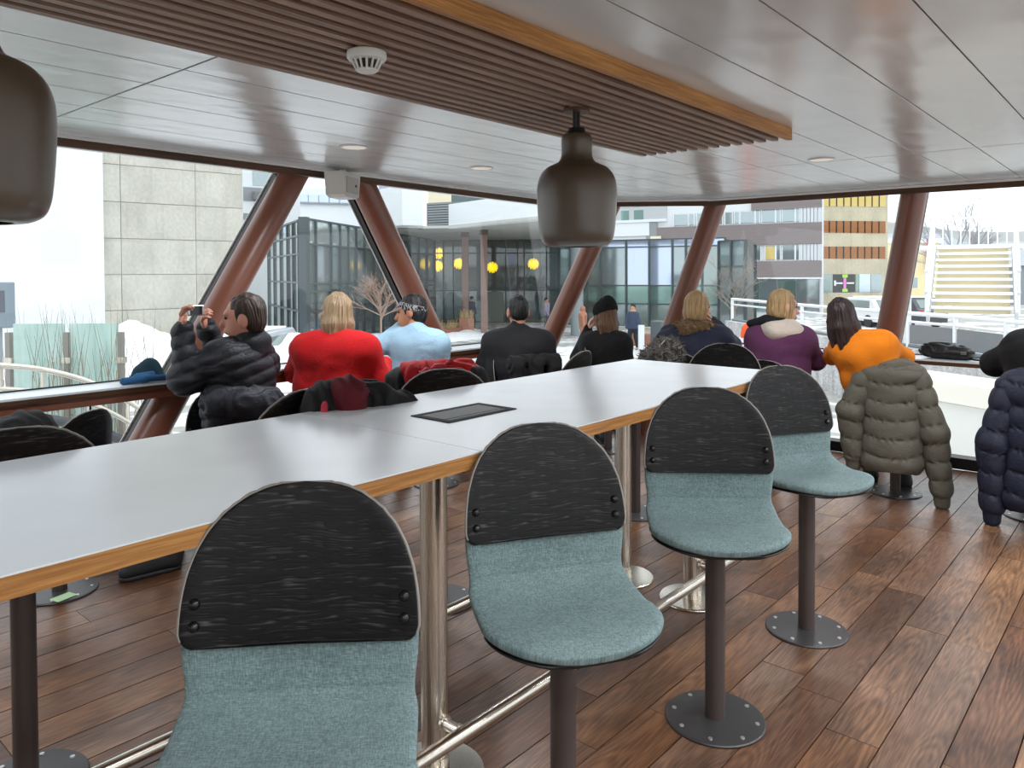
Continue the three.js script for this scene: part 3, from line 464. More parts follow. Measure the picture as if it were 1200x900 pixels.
const PJ = {
  navy: [[2.271, 1.355, -4.049], [2.337, 1.19, -4.074], [2.34, 1.004, -4.141], [2.283, 0.599, -4.194], [2.139, 1.13, -4.041], [1.956, 1.016, -4.124], [1.965, 1.315, -4.165], [2.492, 1.08, -4.304], [2.423, 1.012, -4.578], [2.18, 1.31, -4.33]],
  red: [[3.057, 1.335, -4.244], [3.02, 1.184, -4.205], [2.992, 1.017, -4.187], [2.977, 0.616, -4.238], [2.905, 1.106, -4.41], [2.957, 0.92, -4.6], [3.254, 0.931, -4.62], [3.092, 1.119, -3.97], [3.185, 0.888, -3.932], [3.457, 0.88, -4.228]],
  blue: [[3.884, 1.306, -4.437], [3.874, 1.165, -4.368], [3.883, 0.958, -4.322], [3.902, 0.528, -4.347], [3.83, 1.088, -4.53], [3.7, 1.05, -4.6], [3.93, 1.2, -4.6], [3.873, 1.087, -4.139], [3.954, 0.831, -4.191], [4.122, 0.785, -4.528]],
  black: [[4.918, 1.27, -4.242], [4.878, 1.112, -4.208], [4.831, 0.886, -4.178], [4.839, 0.486, -4.187], [4.769, 1.022, -4.404], [4.765, 0.82, -4.5], [5.05, 0.98, -4.6], [4.946, 1.033, -3.975], [4.989, 0.8, -3.919], [5.2, 1.0, -4.241]],
  beanie: [[5.779, 1.196, -3.941], [5.755, 1.044, -3.887], [5.7, 0.871, -3.869], [5.724, 0.5, -3.905], [5.722, 0.958, -4.073], [5.728, 0.805, -4.214], [5.766, 1.112, -4.104], [5.761, 0.975, -3.727], [5.83, 0.754, -3.717], [5.985, 0.764, -3.919]],
  fur: [[6.028, 1.302, -3.128], [5.95, 1.128, -3.136], [5.901, 0.941, -3.11], [5.875, 0.575, -3.129], [5.901, 1.039, -3.341], [5.912, 0.862, -3.398], [6.272, 0.833, -3.366], [6.02, 1.047, -2.902], [6.216, 0.87, -2.901], [6.104, 1.19, -3.038]],
  purple: [[5.944, 1.325, -2.344], [5.884, 1.166, -2.347], [5.843, 0.994, -2.343], [5.835, 0.621, -2.387], [5.835, 1.087, -2.507], [5.909, 0.85, -2.567], [6.322, 0.834, -2.55], [5.926, 1.078, -2.175], [6.086, 0.866, -2.138], [6.407, 0.89, -2.379]],
  orange: [[5.759, 1.27, -1.84], [5.753, 1.124, -1.767], [5.723, 0.996, -1.675], [5.831, 0.691, -1.544], [5.803, 1.04, -1.86], [6.016, 0.904, -1.991], [6.2, 0.979, -2.076], [5.746, 1.1, -1.546], [6.004, 0.986, -1.476], [6.42, 0.945, -1.6]],
  dark: [[6.15, 1.25, -0.42], [6.0, 1.17, -0.5], [5.93, 1.01, -0.58], [5.93, 0.6, -0.62], [5.95, 1.1, -0.76], [6.1, 0.97, -0.93], [6.55, 0.94, -0.86], [5.93, 1.13, -0.42], [6.15, 0.96, -0.32], [6.55, 0.94, -0.4]],
};
const shortHair = [[0, 0.035, -0.022, 0.09, 0.108, 0.108], [0, -0.03, -0.06, 0.08, 0.07, 0.062]];
const bob = [[0, 0.035, -0.02, 0.096, 0.112, 0.112], [0, -0.05, -0.045, 0.094, 0.1, 0.085], [-0.075, -0.02, 0.01, -0.072, -0.1, 0.0, 0.034, 0.028], [0.075, -0.02, 0.01, 0.072, -0.1, 0.0, 0.034, 0.028]];
const longHair = [...bob, [-0.07, -0.08, -0.03, -0.088, -0.17, -0.03, 0.04, 0.014], [0.07, -0.08, -0.03, 0.088, -0.175, -0.03, 0.04, 0.014], [-0.045, -0.08, -0.07, -0.055, -0.18, -0.08, 0.05, 0.018], [0.045, -0.08, -0.07, 0.05, -0.19, -0.08, 0.05, 0.016], [0.012, -0.08, -0.075, 0.012, -0.17, -0.088, 0.05, 0.02], [-0.015, -0.1, -0.075, -0.02, -0.195, -0.088, 0.03, 0.012]];
const blond = hairMat([0.5, 0.38, 0.24], [0.86, 0.74, 0.54]), brownH = hairMat([0.12, 0.08, 0.055], [0.3, 0.22, 0.17]), blackH = hairMat([0.02, 0.02, 0.022], [0.09, 0.085, 0.08]), darkRed = hairMat([0.07, 0.03, 0.03], [0.22, 0.1, 0.09]), ashBl = hairMat([0.4, 0.32, 0.23], [0.72, 0.62, 0.48]), caramel = hairMat([0.2, 0.12, 0.07], [0.55, 0.4, 0.27]);
const WL = [-0.6, -0.8];
person('man in a navy padded coat holding a compact camera up to his face', PJ.navy, {
  face: [-0.75, -0.66], look: [-0.75, -0.66, 0.05], scale: 1.1, bulk: 0.03, rows: 0.075, wrinkle: 0.009, hem: 0.45, top: clothMat(0x11141d, 0.6, 0.1), collar: 0.026, hair: shortHair, hairMat: brownH, cut: [0.03, 0.06], curl: 1.0, palm: [0.6, 0, 0.5], skin: 0xc88f78,
  knees: [[1.93, 0.55, -4.22], [2.02, 0.55, -4.4]], feet: [[1.83, 0.1, -4.11], [1.95, 0.1, -4.33]], toe: [-1, -0.12], trousers: 0x2b3a52 });
person('person with chin length blond hair in a bright red sweater', PJ.red, { face: [0.3, -0.95], look: [0.35, -0.93], scale: 1.1, bulk: 0.016, top: clothMat(0xb8040a, 0.95, 0.15), garment: 'sweater', hair: longHair, hairMat: ashBl, handY: [0.98, 0.98], elbowY: 0.9 });
person('person in a pale blue sweatshirt with a dark patterned headband', PJ.blue, { face: [-0.2, -0.98], look: [-0.55, -0.83, -0.15], scale: 1.06, bulk: 0.016, top: clothMat(0x9fc3d8, 0.95, 0.2), garment: 'sweatshirt', hair: shortHair, hairMat: blackH, cut: [0.035, 0.05], skin: 0xb9805f, handY: [1.15, 0.98],
  extra: (r, HM) => { const F = ell(0, 0.03, -0.018, 0.099, 0.116, 0.118), tilt = 0.35; const m = tex(128, 64, (u, v) => gray(vn(u * 24, v * 10, 24, 10) > 0.56 ? 0.6 : 0.07), 8, 8); mesh('headband', net((x, y, z) => Math.max(F(x, y, z), Math.abs(y - 0.035 - tilt * z) - 0.03), V(-0.13, -0.1, -0.16), V(0.13, 0.16, 0.13), 0.0065).applyMatrix4(HM), std({ map: m, roughness: 0.9 }), r); } });
person('dark haired man in a black shirt seen from behind', PJ.black, { face: [0.35, -0.93], look: [0.6, -0.8], scale: 1.1, bulk: 0.016, top: clothMat(0x17171a, 0.85, 0.1), garment: 'shirt', collar: -0.004, hair: [[0, 0.04, -0.02, 0.088, 0.108, 0.106], [0, -0.02, -0.06, 0.074, 0.06, 0.05]], hairMat: blackH, cut: [0.02, 0.06], skin: 0xc0876b, handY: [0.98, 0.98] });
person('woman in a black knit cap resting her cheek on her hand', PJ.beanie, { face: [0.6, -0.8], look: [0.1, -0.99], scale: 1.0, bulk: 0.014, top: clothMat(0x0c0c0e, 0.95, 0.1), garment: 'sweater', hair: [...longHair.map((a) => a.slice()), [0.02, -0.1, -0.08, 0.03, -0.27, -0.1, 0.06, 0.03]], hairMat: caramel, skin: 0xcf9c80, palm: [0.5, 0, 0.6], curl: 1.1,
  extra: (r, HM) => { const F = union([ell(0, 0.06, -0.02, 0.108, 0.105, 0.12), ell(0.0, 0.125, -0.06, 0.06, 0.07, 0.06)], 0.05); mesh('knit_cap', net((x, y, z) => Math.max(F(x, y, z) + 0.003 * Math.sin(Math.atan2(x, z) * 40) + 0.002 * Math.sin(y * 320), 0.028 - y - 0.25 * z), V(-0.14, -0.02, -0.18), V(0.14, 0.24, 0.14), 0.0065).applyMatrix4(HM), clothMat(0x0e0e10), r); } });
const furT = (a, b) => std({ map: tex(128, 128, (u, v) => { const t = vn(u * 60, v * 20, 60, 20); return a.map((x, k) => x + (b[k] - x) * t); }, 6, 6), roughness: 1 });
function furGeo(F, lo, hi, h, amp) { return net((x, y, z) => F(x, y, z) + amp * (n3(x * 70, y * 70, z * 70) - 0.5) * 2 + amp * 0.7 * Math.sin(90 * x + 60 * y) * Math.sin(80 * z), lo, hi, h); }
// single fur tufts standing off a surface
function tufts(geo, n, len, r) { const p = geo.attributes.position, no = geo.attributes.normal, out = []; for (let i = 0; i < n; i++) { const k = Math.floor(rnd() * p.count), a = V(p.getX(k), p.getY(k), p.getZ(k)), d = V(no.getX(k) + rr(-0.6, 0.6), no.getY(k) + rr(-0.7, 0.3), no.getZ(k) + rr(-0.6, 0.6)).normalize(), c = new THREE.ConeGeometry(r, len * rr(0.6, 1.3), 4, 1, true); c.translate(0, len * 0.4, 0); c.applyQuaternion(new THREE.Quaternion().setFromUnitVectors(V(0, 1, 0), d)); c.translate(a.x, a.y, a.z); out.push(c); } return metric(mergeGeometries(out)); }
person('blond woman in a navy parka with a brown fur collar, hand to her cheek', PJ.fur, { face: [0.95, -0.2], look: [0.85, 0.4], scale: 1.06, bulk: 0.03, wrinkle: 0.009, top: clothMat(0x1a2038, 0.75, 0.1), garment: 'parka', hair: bob, hairMat: blond, curl: 1.0, palm: [-0.5, 0, -0.6], handY: [1.0, 0], elbowY: 0.97, skin: 0xd6a58b,
  extra: (r, HM, J) => { const n = J[1], F = union([cap(n.x - 0.05, n.y - 0.02, n.z - 0.13, n.x - 0.1, n.y - 0.0, n.z, 0.055, 0.06), cap(n.x - 0.1, n.y, n.z, n.x - 0.02, n.y + 0.0, n.z + 0.15, 0.06, 0.055), cap(n.x - 0.05, n.y - 0.02, n.z - 0.13, n.x + 0.08, n.y - 0.02, n.z - 0.14, 0.05, 0.04), cap(n.x - 0.02, n.y, n.z + 0.15, n.x + 0.1, n.y - 0.02, n.z + 0.14, 0.05, 0.04)], 0.04), m = furT([0.3, 0.22, 0.14], [0.68, 0.57, 0.43]); const c = mesh('fur_collar', furGeo(F, V(n.x - 0.25, n.y - 0.15, n.z - 0.3), V(n.x + 0.25, n.y + 0.13, n.z + 0.3), 0.009, 0.012), m, r); mesh('fur', tufts(c.geometry, 900, 0.035, 0.004), m, c); } });
person('blond woman in a purple fleece with a cream hood', PJ.purple, { face: [0.95, -0.15], look: [0.75, 0.6], scale: 1.08, bulk: 0.022, top: clothMat(0x5c2f52, 0.95, 0.4), garment: 'fleece', hair: [[0, 0.035, -0.02, 0.096, 0.112, 0.112], [0, -0.04, -0.045, 0.09, 0.08, 0.08], [-0.07, -0.02, 0.01, -0.07, -0.08, 0.01, 0.032, 0.026], [0.07, -0.02, 0.01, 0.07, -0.08, 0.01, 0.032, 0.026]], hairMat: blond, handY: [0.96, 0.96], elbowY: 0.9, skin: 0xd6a58b, trousers: 0x14161b,
  extra: (r, HM, J) => { const n = J[1], cream = clothMat(0xcfc3b4, 0.95, 0.3), F = union([cap(n.x - 0.06, n.y - 0.02, n.z - 0.16, n.x - 0.11, n.y - 0.03, n.z, 0.05, 0.07), cap(n.x - 0.11, n.y - 0.03, n.z, n.x - 0.04, n.y - 0.02, n.z + 0.15, 0.07, 0.05), cap(n.x, n.y + 0.02, n.z - 0.09, n.x - 0.03, n.y + 0.02, n.z + 0.1, 0.06, 0.06), cap(n.x - 0.04, n.y - 0.02, n.z + 0.15, n.x + 0.05, n.y - 0.06, n.z + 0.19, 0.045, 0.03)], 0.05); mesh('hood', net((x, y, z) => F(x, y, z) + 0.006 * Math.sin(30 * y + 18 * z), V(n.x - 0.25, n.y - 0.18, n.z - 0.28), V(n.x + 0.2, n.y + 0.14, n.z + 0.28), 0.009), cream, r); const S = union([cap(n.x - 0.1, n.y + 0.03, n.z - 0.2, n.x - 0.08, n.y + 0.06, n.z - 0.08, 0.03, 0.038), cap(n.x - 0.08, n.y + 0.06, n.z - 0.08, n.x - 0.03, n.y + 0.05, n.z + 0.04, 0.036, 0.03)], 0.03); mesh('scarf', net(S, V(n.x - 0.2, n.y - 0.05, n.z - 0.28), V(n.x + 0.1, n.y + 0.14, n.z + 0.12), 0.009), clothMat(0x14171c), r); } });
person('dark red haired woman in an orange sweatshirt leaning sideways', PJ.orange, { face: [0.95, -0.25], look: [0.85, -0.5], scale: 1.0, bulk: 0.014, top: clothMat(0xe07c05, 0.95, 0.3), garment: 'sweatshirt', hair: longHair.map((a) => a.length === 8 ? [a[0], a[1], a[2], a[3] * 1.1, a[4] - 0.03, a[5], a[6], a[7] * 1.1] : a), hairMat: darkRed, handY: [0.96, 0.96], elbowY: 0.95, trousers: 0x1b1c20, melt: 0.05 });
person('person in a black coat leaning on the counter beside the black bag', PJ.dark, { face: [0.95, 0], look: [0.95, 0.3], scale: 1.08, bulk: 0.035, top: clothMat(0x08090a, 0.9, 0.1), garment: 'coat', hair: shortHair, hairMat: blackH, handY: [0.96, 0.96], elbowY: 0.95 });
// ------------------------------------------------------------------ garments hung on stools, things on the counters
function jacket(name, label, x, z, turn, o) { // local: back of the garment faces -z (towards the viewer when turned), hung at height o.y
  const g = group(name, scene, x, 0, z, turn), w = o.w, y1 = o.top, y0 = o.bottom, q = o.row ?? 0.13, parts = [];
  parts.push(cap(-w * 0.33, y1 - 0.1, 0.02, -w * 0.3, y0 + 0.1, -0.01, 0.1, 0.12), cap(w * 0.33, y1 - 0.1, 0.02, w * 0.3, y0 + 0.1, -0.01, 0.1, 0.12), cap(0, y1 - 0.08, -0.02, 0, y0 + 0.1, -0.04, 0.1, 0.13), cap(-w * 0.4, y1 - 0.09, 0.02, w * 0.4, y1 - 0.09, 0.02, 0.075, 0.075));
  const F = union(parts, 0.1), puff = (x, y, z) => { const ph = Math.abs(Math.sin(Math.PI * (y + 0.05 * Math.cos(x * 6)) / q)), seam = Math.exp(-ph * 5); return 0.014 * (Math.pow(ph, 0.5) - 0.6) + 0.008 * seam * Math.sin(x * 95 + 20 * n3(x * 9, y * 9, z * 9)) + 0.009 * (n3(x * 12, y * 16, z * 12) - 0.5); };
  const fn = (x, y, z) => { const d = F(x, y, z); return Math.max(d < 0.08 ? d - puff(x, y, z) * (o.puff ?? 1) : d, y0 + 0.03 * Math.cos(x * 8) - y); };
  mesh('body', net(fn, V(-w, y0 - 0.05, -0.24), V(w, y1 + 0.08, 0.24), 0.0105), o.mat, g);
  for (const s of o.sleeves ?? [-1, 1]) { const k = s > 0 ? o.right : o.left, S = union([cap(s * w * 0.48, y1 - 0.1, 0.0, s * (w * 0.62 + k[0]), (y1 + k[1]) / 2, -0.04, 0.085, 0.088), cap(s * (w * 0.62 + k[0]), (y1 + k[1]) / 2, -0.04, s * (w * 0.62 + k[0] + k[2]), k[1] + 0.06, -0.05, 0.088, 0.07)], 0.04); const c = mesh('sleeve', net((x, y, z) => { const d = S(x, y, z); return Math.max(d < 0.08 ? d - puff(x + 3, y + 0.03 * s, z) * (o.puff ?? 1) : d, k[1] - y); }, V(s > 0 ? 0.05 : -w - 0.35, k[1] - 0.05, -0.26), V(s > 0 ? w + 0.35 : -0.05, y1 + 0.08, 0.2), 0.0105), o.mat, g); mesh('cuff', net(cap(s * (w * 0.62 + k[0] + k[2]), k[1] + 0.04, -0.05, s * (w * 0.62 + k[0] + k[2] * 1.05), k[1] - 0.025, -0.05, 0.055, 0.05), V(s > 0 ? 0.05 : -w - 0.35, k[1] - 0.1, -0.2), V(s > 0 ? w + 0.35 : -0.05, k[1] + 0.12, 0.1), 0.0105), o.mat, c); }
  if (o.collar) { const C = union([cap(-0.12, y1 - 0.03, 0, 0.12, y1 - 0.03, 0, 0.05, 0.05), cap(-0.09, y1 + 0.0, 0.02, 0.09, y1 + 0.0, 0.02, 0.04, 0.04)], 0.03); mesh('collar', net(C, V(-0.25, y1 - 0.14, -0.12), V(0.25, y1 + 0.08, 0.14), 0.0105), o.mat, g); }
  return tag(g, label, 'jacket');
}
jacket('puffer_jacket', 'olive grey quilted puffer jacket hung over a stool back', 5.72, -1.49, Math.atan2(5.72, -1.49), { w: 0.32, top: 0.96, bottom: 0.2, row: 0.125, mat: clothMat(0x555145, 0.72, 0.15), right: [0.06, 0.26, -0.02], left: [0.06, 0.06, 0.05], collar: true });
jacket('puffer_jacket', 'dark navy quilted puffer jacket hung over a stool back', 5.66, -0.63, Math.atan2(5.66, -0.63), { w: 0.32, top: 0.96, bottom: 0.1, row: 0.135, mat: clothMat(0x0d142b, 0.6, 0.1), right: [0.04, 0.06, 0.0], left: [0.05, 0.1, 0.02], collar: true });
function drape(name, label, cat, x, z, turn, list, mats) { const g = group(name, scene, x, 0, z, turn); list.forEach(([n, F, lo, hi, m], i) => mesh(n, net((a, b, c) => F(a, b, c) + 0.006 * Math.sin(50 * a + 20 * n3(a * 9, b * 9, c * 9)), V(...lo), V(...hi), 0.0095), mats[m], g)); return tag(g, label, cat); }
const blackCloth = clothMat(0x101012, 0.85, 0.1), wine = clothMat(0x5a0a18, 0.9, 0.3), redCloth = clothMat(0xb00f18, 0.85, 0.3), pinkRed = hex(0xb3283c, 0.7);
drape('jacket', 'black jacket with a dark red panel and zip draped over a stool back', 'jacket', 1.765, -2.46, away(-30), [
  ['body', union([cap(-0.24, 1.05, -0.05, 0.07, 1.08, -0.05, 0.085, 0.085), cap(-0.14, 1.1, -0.04, 0.05, 1.12, -0.03, 0.08, 0.075), cap(-0.22, 0.95, -0.06, 0.08, 0.8, -0.07, 0.1, 0.1)], 0.05), [-0.4, 0.65, -0.25], [0.45, 1.3, 0.2], 0],
  ['lining', union([cap(-0.02, 1.13, -0.075, -0.02, 0.95, -0.115, 0.085, 0.07)], 0.03), [-0.2, 0.82, -0.25], [0.2, 1.28, 0.05], 1],
  ['zip', union([cap(0.09, 1.12, -0.13, 0.11, 0.96, -0.165, 0.014, 0.014)], 0.02), [0.04, 0.9, -0.2], [0.2, 1.18, -0.06], 2]], [blackCloth, wine, pinkRed]);
drape('jacket', 'bright red jacket with black edges lying over a stool seat', 'jacket', 2.62, -2.78, away(-10), [
  ['body', union([cap(-0.13, 1.08, 0, 0.14, 1.08, 0.0, 0.09, 0.09), cap(-0.1, 0.95, 0.02, 0.12, 0.95, 0.02, 0.12, 0.12)], 0.06), [-0.35, 0.8, -0.2], [0.35, 1.25, 0.2], 0],
  ['shoulder_panel', union([cap(0.15, 0.9, 0.0, 0.19, 1.06, 0.0, 0.09, 0.085)], 0.04), [0.0, 0.75, -0.2], [0.4, 1.25, 0.2], 1],
  ['hem', union([cap(-0.17, 1.07, -0.03, -0.21, 0.9, -0.02, 0.075, 0.08)], 0.04), [-0.4, 0.75, -0.2], [0.0, 1.25, 0.2], 1],
  ['piping', union([cap(-0.05, 1.165, -0.05, 0.1, 1.12, -0.085, 0.012, 0.012)], 0.02), [-0.12, 1.05, -0.15], [0.2, 1.22, 0.0], 2]], [redCloth, blackCloth, pinkRed]);
drape('coat', 'black coat hanging from the shirt man\'s stool', 'coat', 4.72, -3.9, away(-30), [['body', union([cap(-0.2, 0.9, 0, 0.2, 0.9, 0, 0.05, 0.05), cap(-0.18, 0.85, -0.02, -0.16, 0.6, -0.02, 0.06, 0.07), cap(0.18, 0.85, -0.02, 0.16, 0.6, -0.02, 0.06, 0.07), cap(0, 0.85, -0.02, 0, 0.6, -0.02, 0.06, 0.07)], 0.05), [-0.35, 0.48, -0.2], [0.35, 1.02, 0.2], 0]], [blackCloth]);
drape('coat', 'black coat bundled at the empty window stool', 'coat', 1.16, -4.3, 0.3, [['body', union([cap(-0.15, 0.78, 0, 0.14, 0.82, 0, 0.1, 0.09), cap(-0.05, 0.84, 0.02, 0.08, 0.86, -0.02, 0.07, 0.06)], 0.06), [-0.4, 0.65, -0.2], [0.35, 1.0, 0.2], 0]], [blackCloth]);
drape('puffer_jacket', 'dark padded coat skirt hanging over the navy man\'s stool', 'jacket', 2.2, -3.98, away(-40), [['body', union([cap(-0.16, 0.86, 0, 0.12, 0.9, 0, 0.1, 0.1), cap(-0.16, 0.6, 0, 0.14, 0.6, 0.0, 0.12, 0.12)], 0.08), [-0.4, 0.45, -0.25], [0.4, 1.05, 0.25], 0]], [clothMat(0x171b26, 0.6, 0.1)]);
{ const g = group('shaggy_hood', scene, 4.38, 0, -2.53, away(-62)), F = union([cap(-0.17, 1.06, 0, 0.17, 1.03, 0, 0.1, 0.1), cap(-0.05, 1.1, 0, 0.02, 1.09, 0, 0.07, 0.06), cap(-0.14, 0.92, 0, 0.16, 0.92, 0, 0.09, 0.09)], 0.04), m = furT([0.16, 0.155, 0.15], [0.5, 0.48, 0.45]);
  const b = mesh('hood', furGeo(F, V(-0.32, 0.78, -0.2), V(0.34, 1.26, 0.2), 0.009, 0.011), m, g); mesh('fur', tufts(b.geometry, 1100, 0.04, 0.0045), m, b); tag(g, 'shaggy grey fur hood on a stool past the table end', 'hood'); }
{ // blue cap left on the counter
  const g = group('knit_hat', scene, 1.99, 0.95, -4.72, -0.15), F = union([ell(0, 0.015, 0, 0.135, 0.03, 0.085), ell(0.02, 0.06, -0.005, 0.085, 0.055, 0.055), ell(0.03, 0.105, -0.01, 0.05, 0.035, 0.04)], 0.045);
  mesh('crown', net((x, y, z) => Math.max(F(x, y, z) + 0.004 * Math.sin(55 * x + 20 * y), -y, 0.012 - y), V(-0.18, -0.03, -0.13), V(0.18, 0.17, 0.13), 0.006), clothMat(0x12323d, 0.95, 0.3), g);
  const R = union([cap(-0.13, 0.022, 0.05, -0.02, 0.03, 0.078, 0.022, 0.02), cap(-0.02, 0.03, 0.078, 0.12, 0.026, 0.058, 0.02, 0.02), cap(-0.06, 0.05, 0.055, 0.03, 0.06, 0.055, 0.014, 0.012)], 0.02); mesh('brim', net((x, y, z) => Math.max(R(x, y, z), -y), V(-0.19, -0.03, 0), V(0.18, 0.11, 0.13), 0.005), clothMat(0x2a5b86, 0.95, 0.3), g);
  tag(g, 'dark blue knitted hat lying on the window counter', 'hat'); }
{ // compact camera
  const g = group('compact_camera', scene, 2.055, 1.4, -4.2, away(0) + 0.9); mesh('body', rbox(0.1, 0.06, 0.024, 0.008), hex(0xc9cbce, 0.3, 0.7), g); mesh('lens', cyl(0.022, 0.024, 0.03, 0, 0, 0, 24).rotateX(Math.PI / 2).translate(0.01, 0, 0.01), hex(0x24262a, 0.3, 0.4), g); mesh('screen', box(-0.036, 0.036, -0.024, 0.024, -0.0135, -0.0122), hex(0x111418, 0.15), g); tag(g, 'small silver compact camera held up by the man in navy', 'camera'); }
{ // black bag on the right counter
  const g = group('shoulder_bag', scene, 6.86, 0.905, -1.38, -Math.PI / 2), F = union([ell(0, 0.05, 0, 0.2, 0.055, 0.1), ell(-0.03, 0.095, 0, 0.14, 0.035, 0.08), ell(0.12, 0.05, 0.05, 0.08, 0.045, 0.06)], 0.04);
  mesh('body', net((x, y, z) => Math.max(F(x, y, z) + 0.006 * Math.sin(40 * x + 30 * n3(x * 8, y * 8, z * 8)), -y), V(-0.26, -0.03, -0.15), V(0.26, 0.18, 0.16), 0.008), phy({ color: 0x111113, roughness: 0.42 }), g);
  mesh('strap', tube([V(0.16, 0.02, 0.05), V(0.27, 0.02, 0.09), V(0.36, 0.04, 0.05), V(0.46, 0.03, 0.02), V(0.52, 0.012, 0.05)], 0.014, 40, 8).scale(1, 0.6, 1), blackPl, g); mesh('buckle', rbox(0.04, 0.025, 0.012, 0.005, 0.14, 0.06, 0.115), hex(0x8b8e92, 0.3, 0.8), g);
  tag(g, 'soft black shoulder bag on the window counter', 'bag'); }
{ const m = mesh('paper_sheet', box(-0.07, 0.07, 0, 0.001, -0.1, 0.1), hex(0xf2f2f0, 0.8)); m.position.set(6.8, 0.906, -1.72); m.rotation.y = 0.3; tag(m, 'white paper sheet lying beside the orange sleeve', 'paper'); const n = copy(m, 6.8, 0.906, -1.02, -0.4, 'white paper sheet lying beyond the bag strap'); }
{ const g = group('small_binoculars', scene, 6.76, 0.905, -1.9, 0.4); mesh('barrel', cyl(0.022, 0.026, 0.1, -0.025, 0.0, 0, 16), blackPl, g); mesh('barrel', cyl(0.022, 0.026, 0.1, 0.03, 0.0, 0, 16), blackPl, g); mesh('bridge', box(-0.02, 0.025, 0.04, 0.07, -0.012, 0.012), blackPl, g); tag(g, 'small black binoculars standing beside the orange sleeve', 'binoculars'); }
{ const F = ell(0, 0.02, 0, 0.05, 0.03, 0.04); const m = mesh('glove', net((x, y, z) => Math.max(F(x, y, z) + 0.01 * Math.sin(90 * x), -y), V(-0.08, -0.02, -0.07), V(0.08, 0.08, 0.07), 0.007), clothMat(0x3fb8b0)); m.position.set(5.35, 0.95, -4.76); tag(m, 'turquoise glove lying at the end of the window counter', 'glove'); }
{ const F = union([ell(0, 0.04, 0, 0.045, 0.045, 0.04), ell(0.03, 0.07, 0.01, 0.03, 0.03, 0.03)], 0.02); const m = mesh('fleece_glove', net((x, y, z) => Math.max(F(x, y, z) + 0.006 * Math.sin(70 * x) * Math.sin(60 * z), -y), V(-0.08, -0.02, -0.08), V(0.09, 0.13, 0.08), 0.007), clothMat(0xb8c419)); m.position.set(6.76, 0.905, -2.14); tag(m, 'lime yellow fleece glove on the counter before the orange sleeve', 'glove'); }

{ const m = mesh('cable', tube([V(1.66, 0.9, -4.66), V(1.655, 0.7, -4.67), V(1.64, 0.5, -4.66), V(1.65, 0.3, -4.68), V(1.66, 0.01, -4.67)], 0.006, 30, 6), blackPl); tag(m, 'thin black cable hanging from the window counter', 'cable'); }

// ------------------------------------------------------------------ outside: quay, snow and buildings
const GY = -1.35;
const snowT = tex(512, 512, (u, v) => { const a = vn(u * 9, v * 9, 9, 9) * 0.6 + vn(u * 40, v * 40, 40, 40) * 0.4, f = vn(u * 150, v * 150, 150, 150); const s = a > 0.56 ? 0 : a > 0.48 ? (0.56 - a) / 0.08 : 1; const k = 0.9 + 0.1 * f; return [0.95 * k - s * 0.24, 0.96 * k - s * 0.25, 0.97 * k - s * 0.28]; }, 0.09, 0.09);
const snow = hex(0xf3f6f8, 0.9), ground = struct(mesh('ground', mergeGeometries([box(-60, 120, GY - 0.4, GY, -140, -6.2), box(8.2, 120, GY - 0.4, GY, -6.2, 60)]), std({ map: snowT, roughness: 0.95 })), 'snowy gravel quay outside', 'ground');
const concT = tex(512, 512, (u, v) => { const a = vn(u * 5, v * 5, 5, 5), b = vn(u * 60, v * 60, 60, 60), s = vn(u * 30, v * 3, 30, 3); const k = 0.9 + 0.1 * a + 0.06 * (b - 0.5) - 0.1 * Math.max(0, s - 0.6); return [0.78 * k, 0.77 * k, 0.725 * k]; }, 0.3, 0.22);
const conc = std({ map: concT, roughness: 0.9 }), quayStone = std({ map: tex(256, 256, (u, v) => gray(0.56 + 0.16 * vn(u * 30, v * 4, 30, 4) + 0.14 * vn(u * 70, v * 70, 70, 70)), 0.5, 0.5), roughness: 0.9 });
const wWhite = hex(0xdfe4e7, 0.6), gGray = hex(0x8f9498, 0.7), frameD = hex(0x4c565a, 0.5, 0.3), railW = hex(0xe9ecee, 0.35, 0.2), brownG = std({ map: tex(256, 256, (u, v) => gray(0.9 + 0.1 * vn(u * 3, v * 90, 3, 90))), color: 0x8a8080, roughness: 0.8 });
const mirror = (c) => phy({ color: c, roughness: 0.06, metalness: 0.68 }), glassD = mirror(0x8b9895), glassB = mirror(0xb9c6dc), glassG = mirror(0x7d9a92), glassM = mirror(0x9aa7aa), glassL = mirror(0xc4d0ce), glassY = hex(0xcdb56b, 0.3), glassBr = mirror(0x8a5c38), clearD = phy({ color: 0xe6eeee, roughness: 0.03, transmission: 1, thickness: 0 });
function facade(parent, name, ax, az, bx, bz) { const t = V(bx - ax, 0, bz - az), L = t.length(), g = group(name, parent, ax, 0, az, Math.atan2(-t.z, t.x)); g.userData.L = undefined; delete g.userData.L; return Object.assign(g, { len: L }); }
const rect = (g, name, s0, s1, y0, y1, out, th, m) => mesh(name, box(s0, s1, y0, y1, out - th, out), m, g);
{ // concrete building with cast panels
  const b = group('concrete_building'), f = facade(b, 'facade', 9.51, -25.57, 14.01, -25.0);
  rect(f, 'core', -0.02, 4.56, GY, 9, -0.04, 3, conc);
  const ys = [GY, 0.48, 1.63, 2.79, 3.96, 5.15, 6.29, 7.5, 9]; for (let i = 0; i < 8; i++) for (const [a, c] of [[0, 0.55], [0.57, 2.9], [2.915, 4.54]]) mesh('panel', box(a, c, ys[i] + 0.012, ys[i + 1] - 0.012, -0.04, rr(0, 0.006), rr(0, 9), rr(0, 9)), conc, f);
  tag(b, 'pale concrete building of large cast panels beyond the snow', 'building');
}
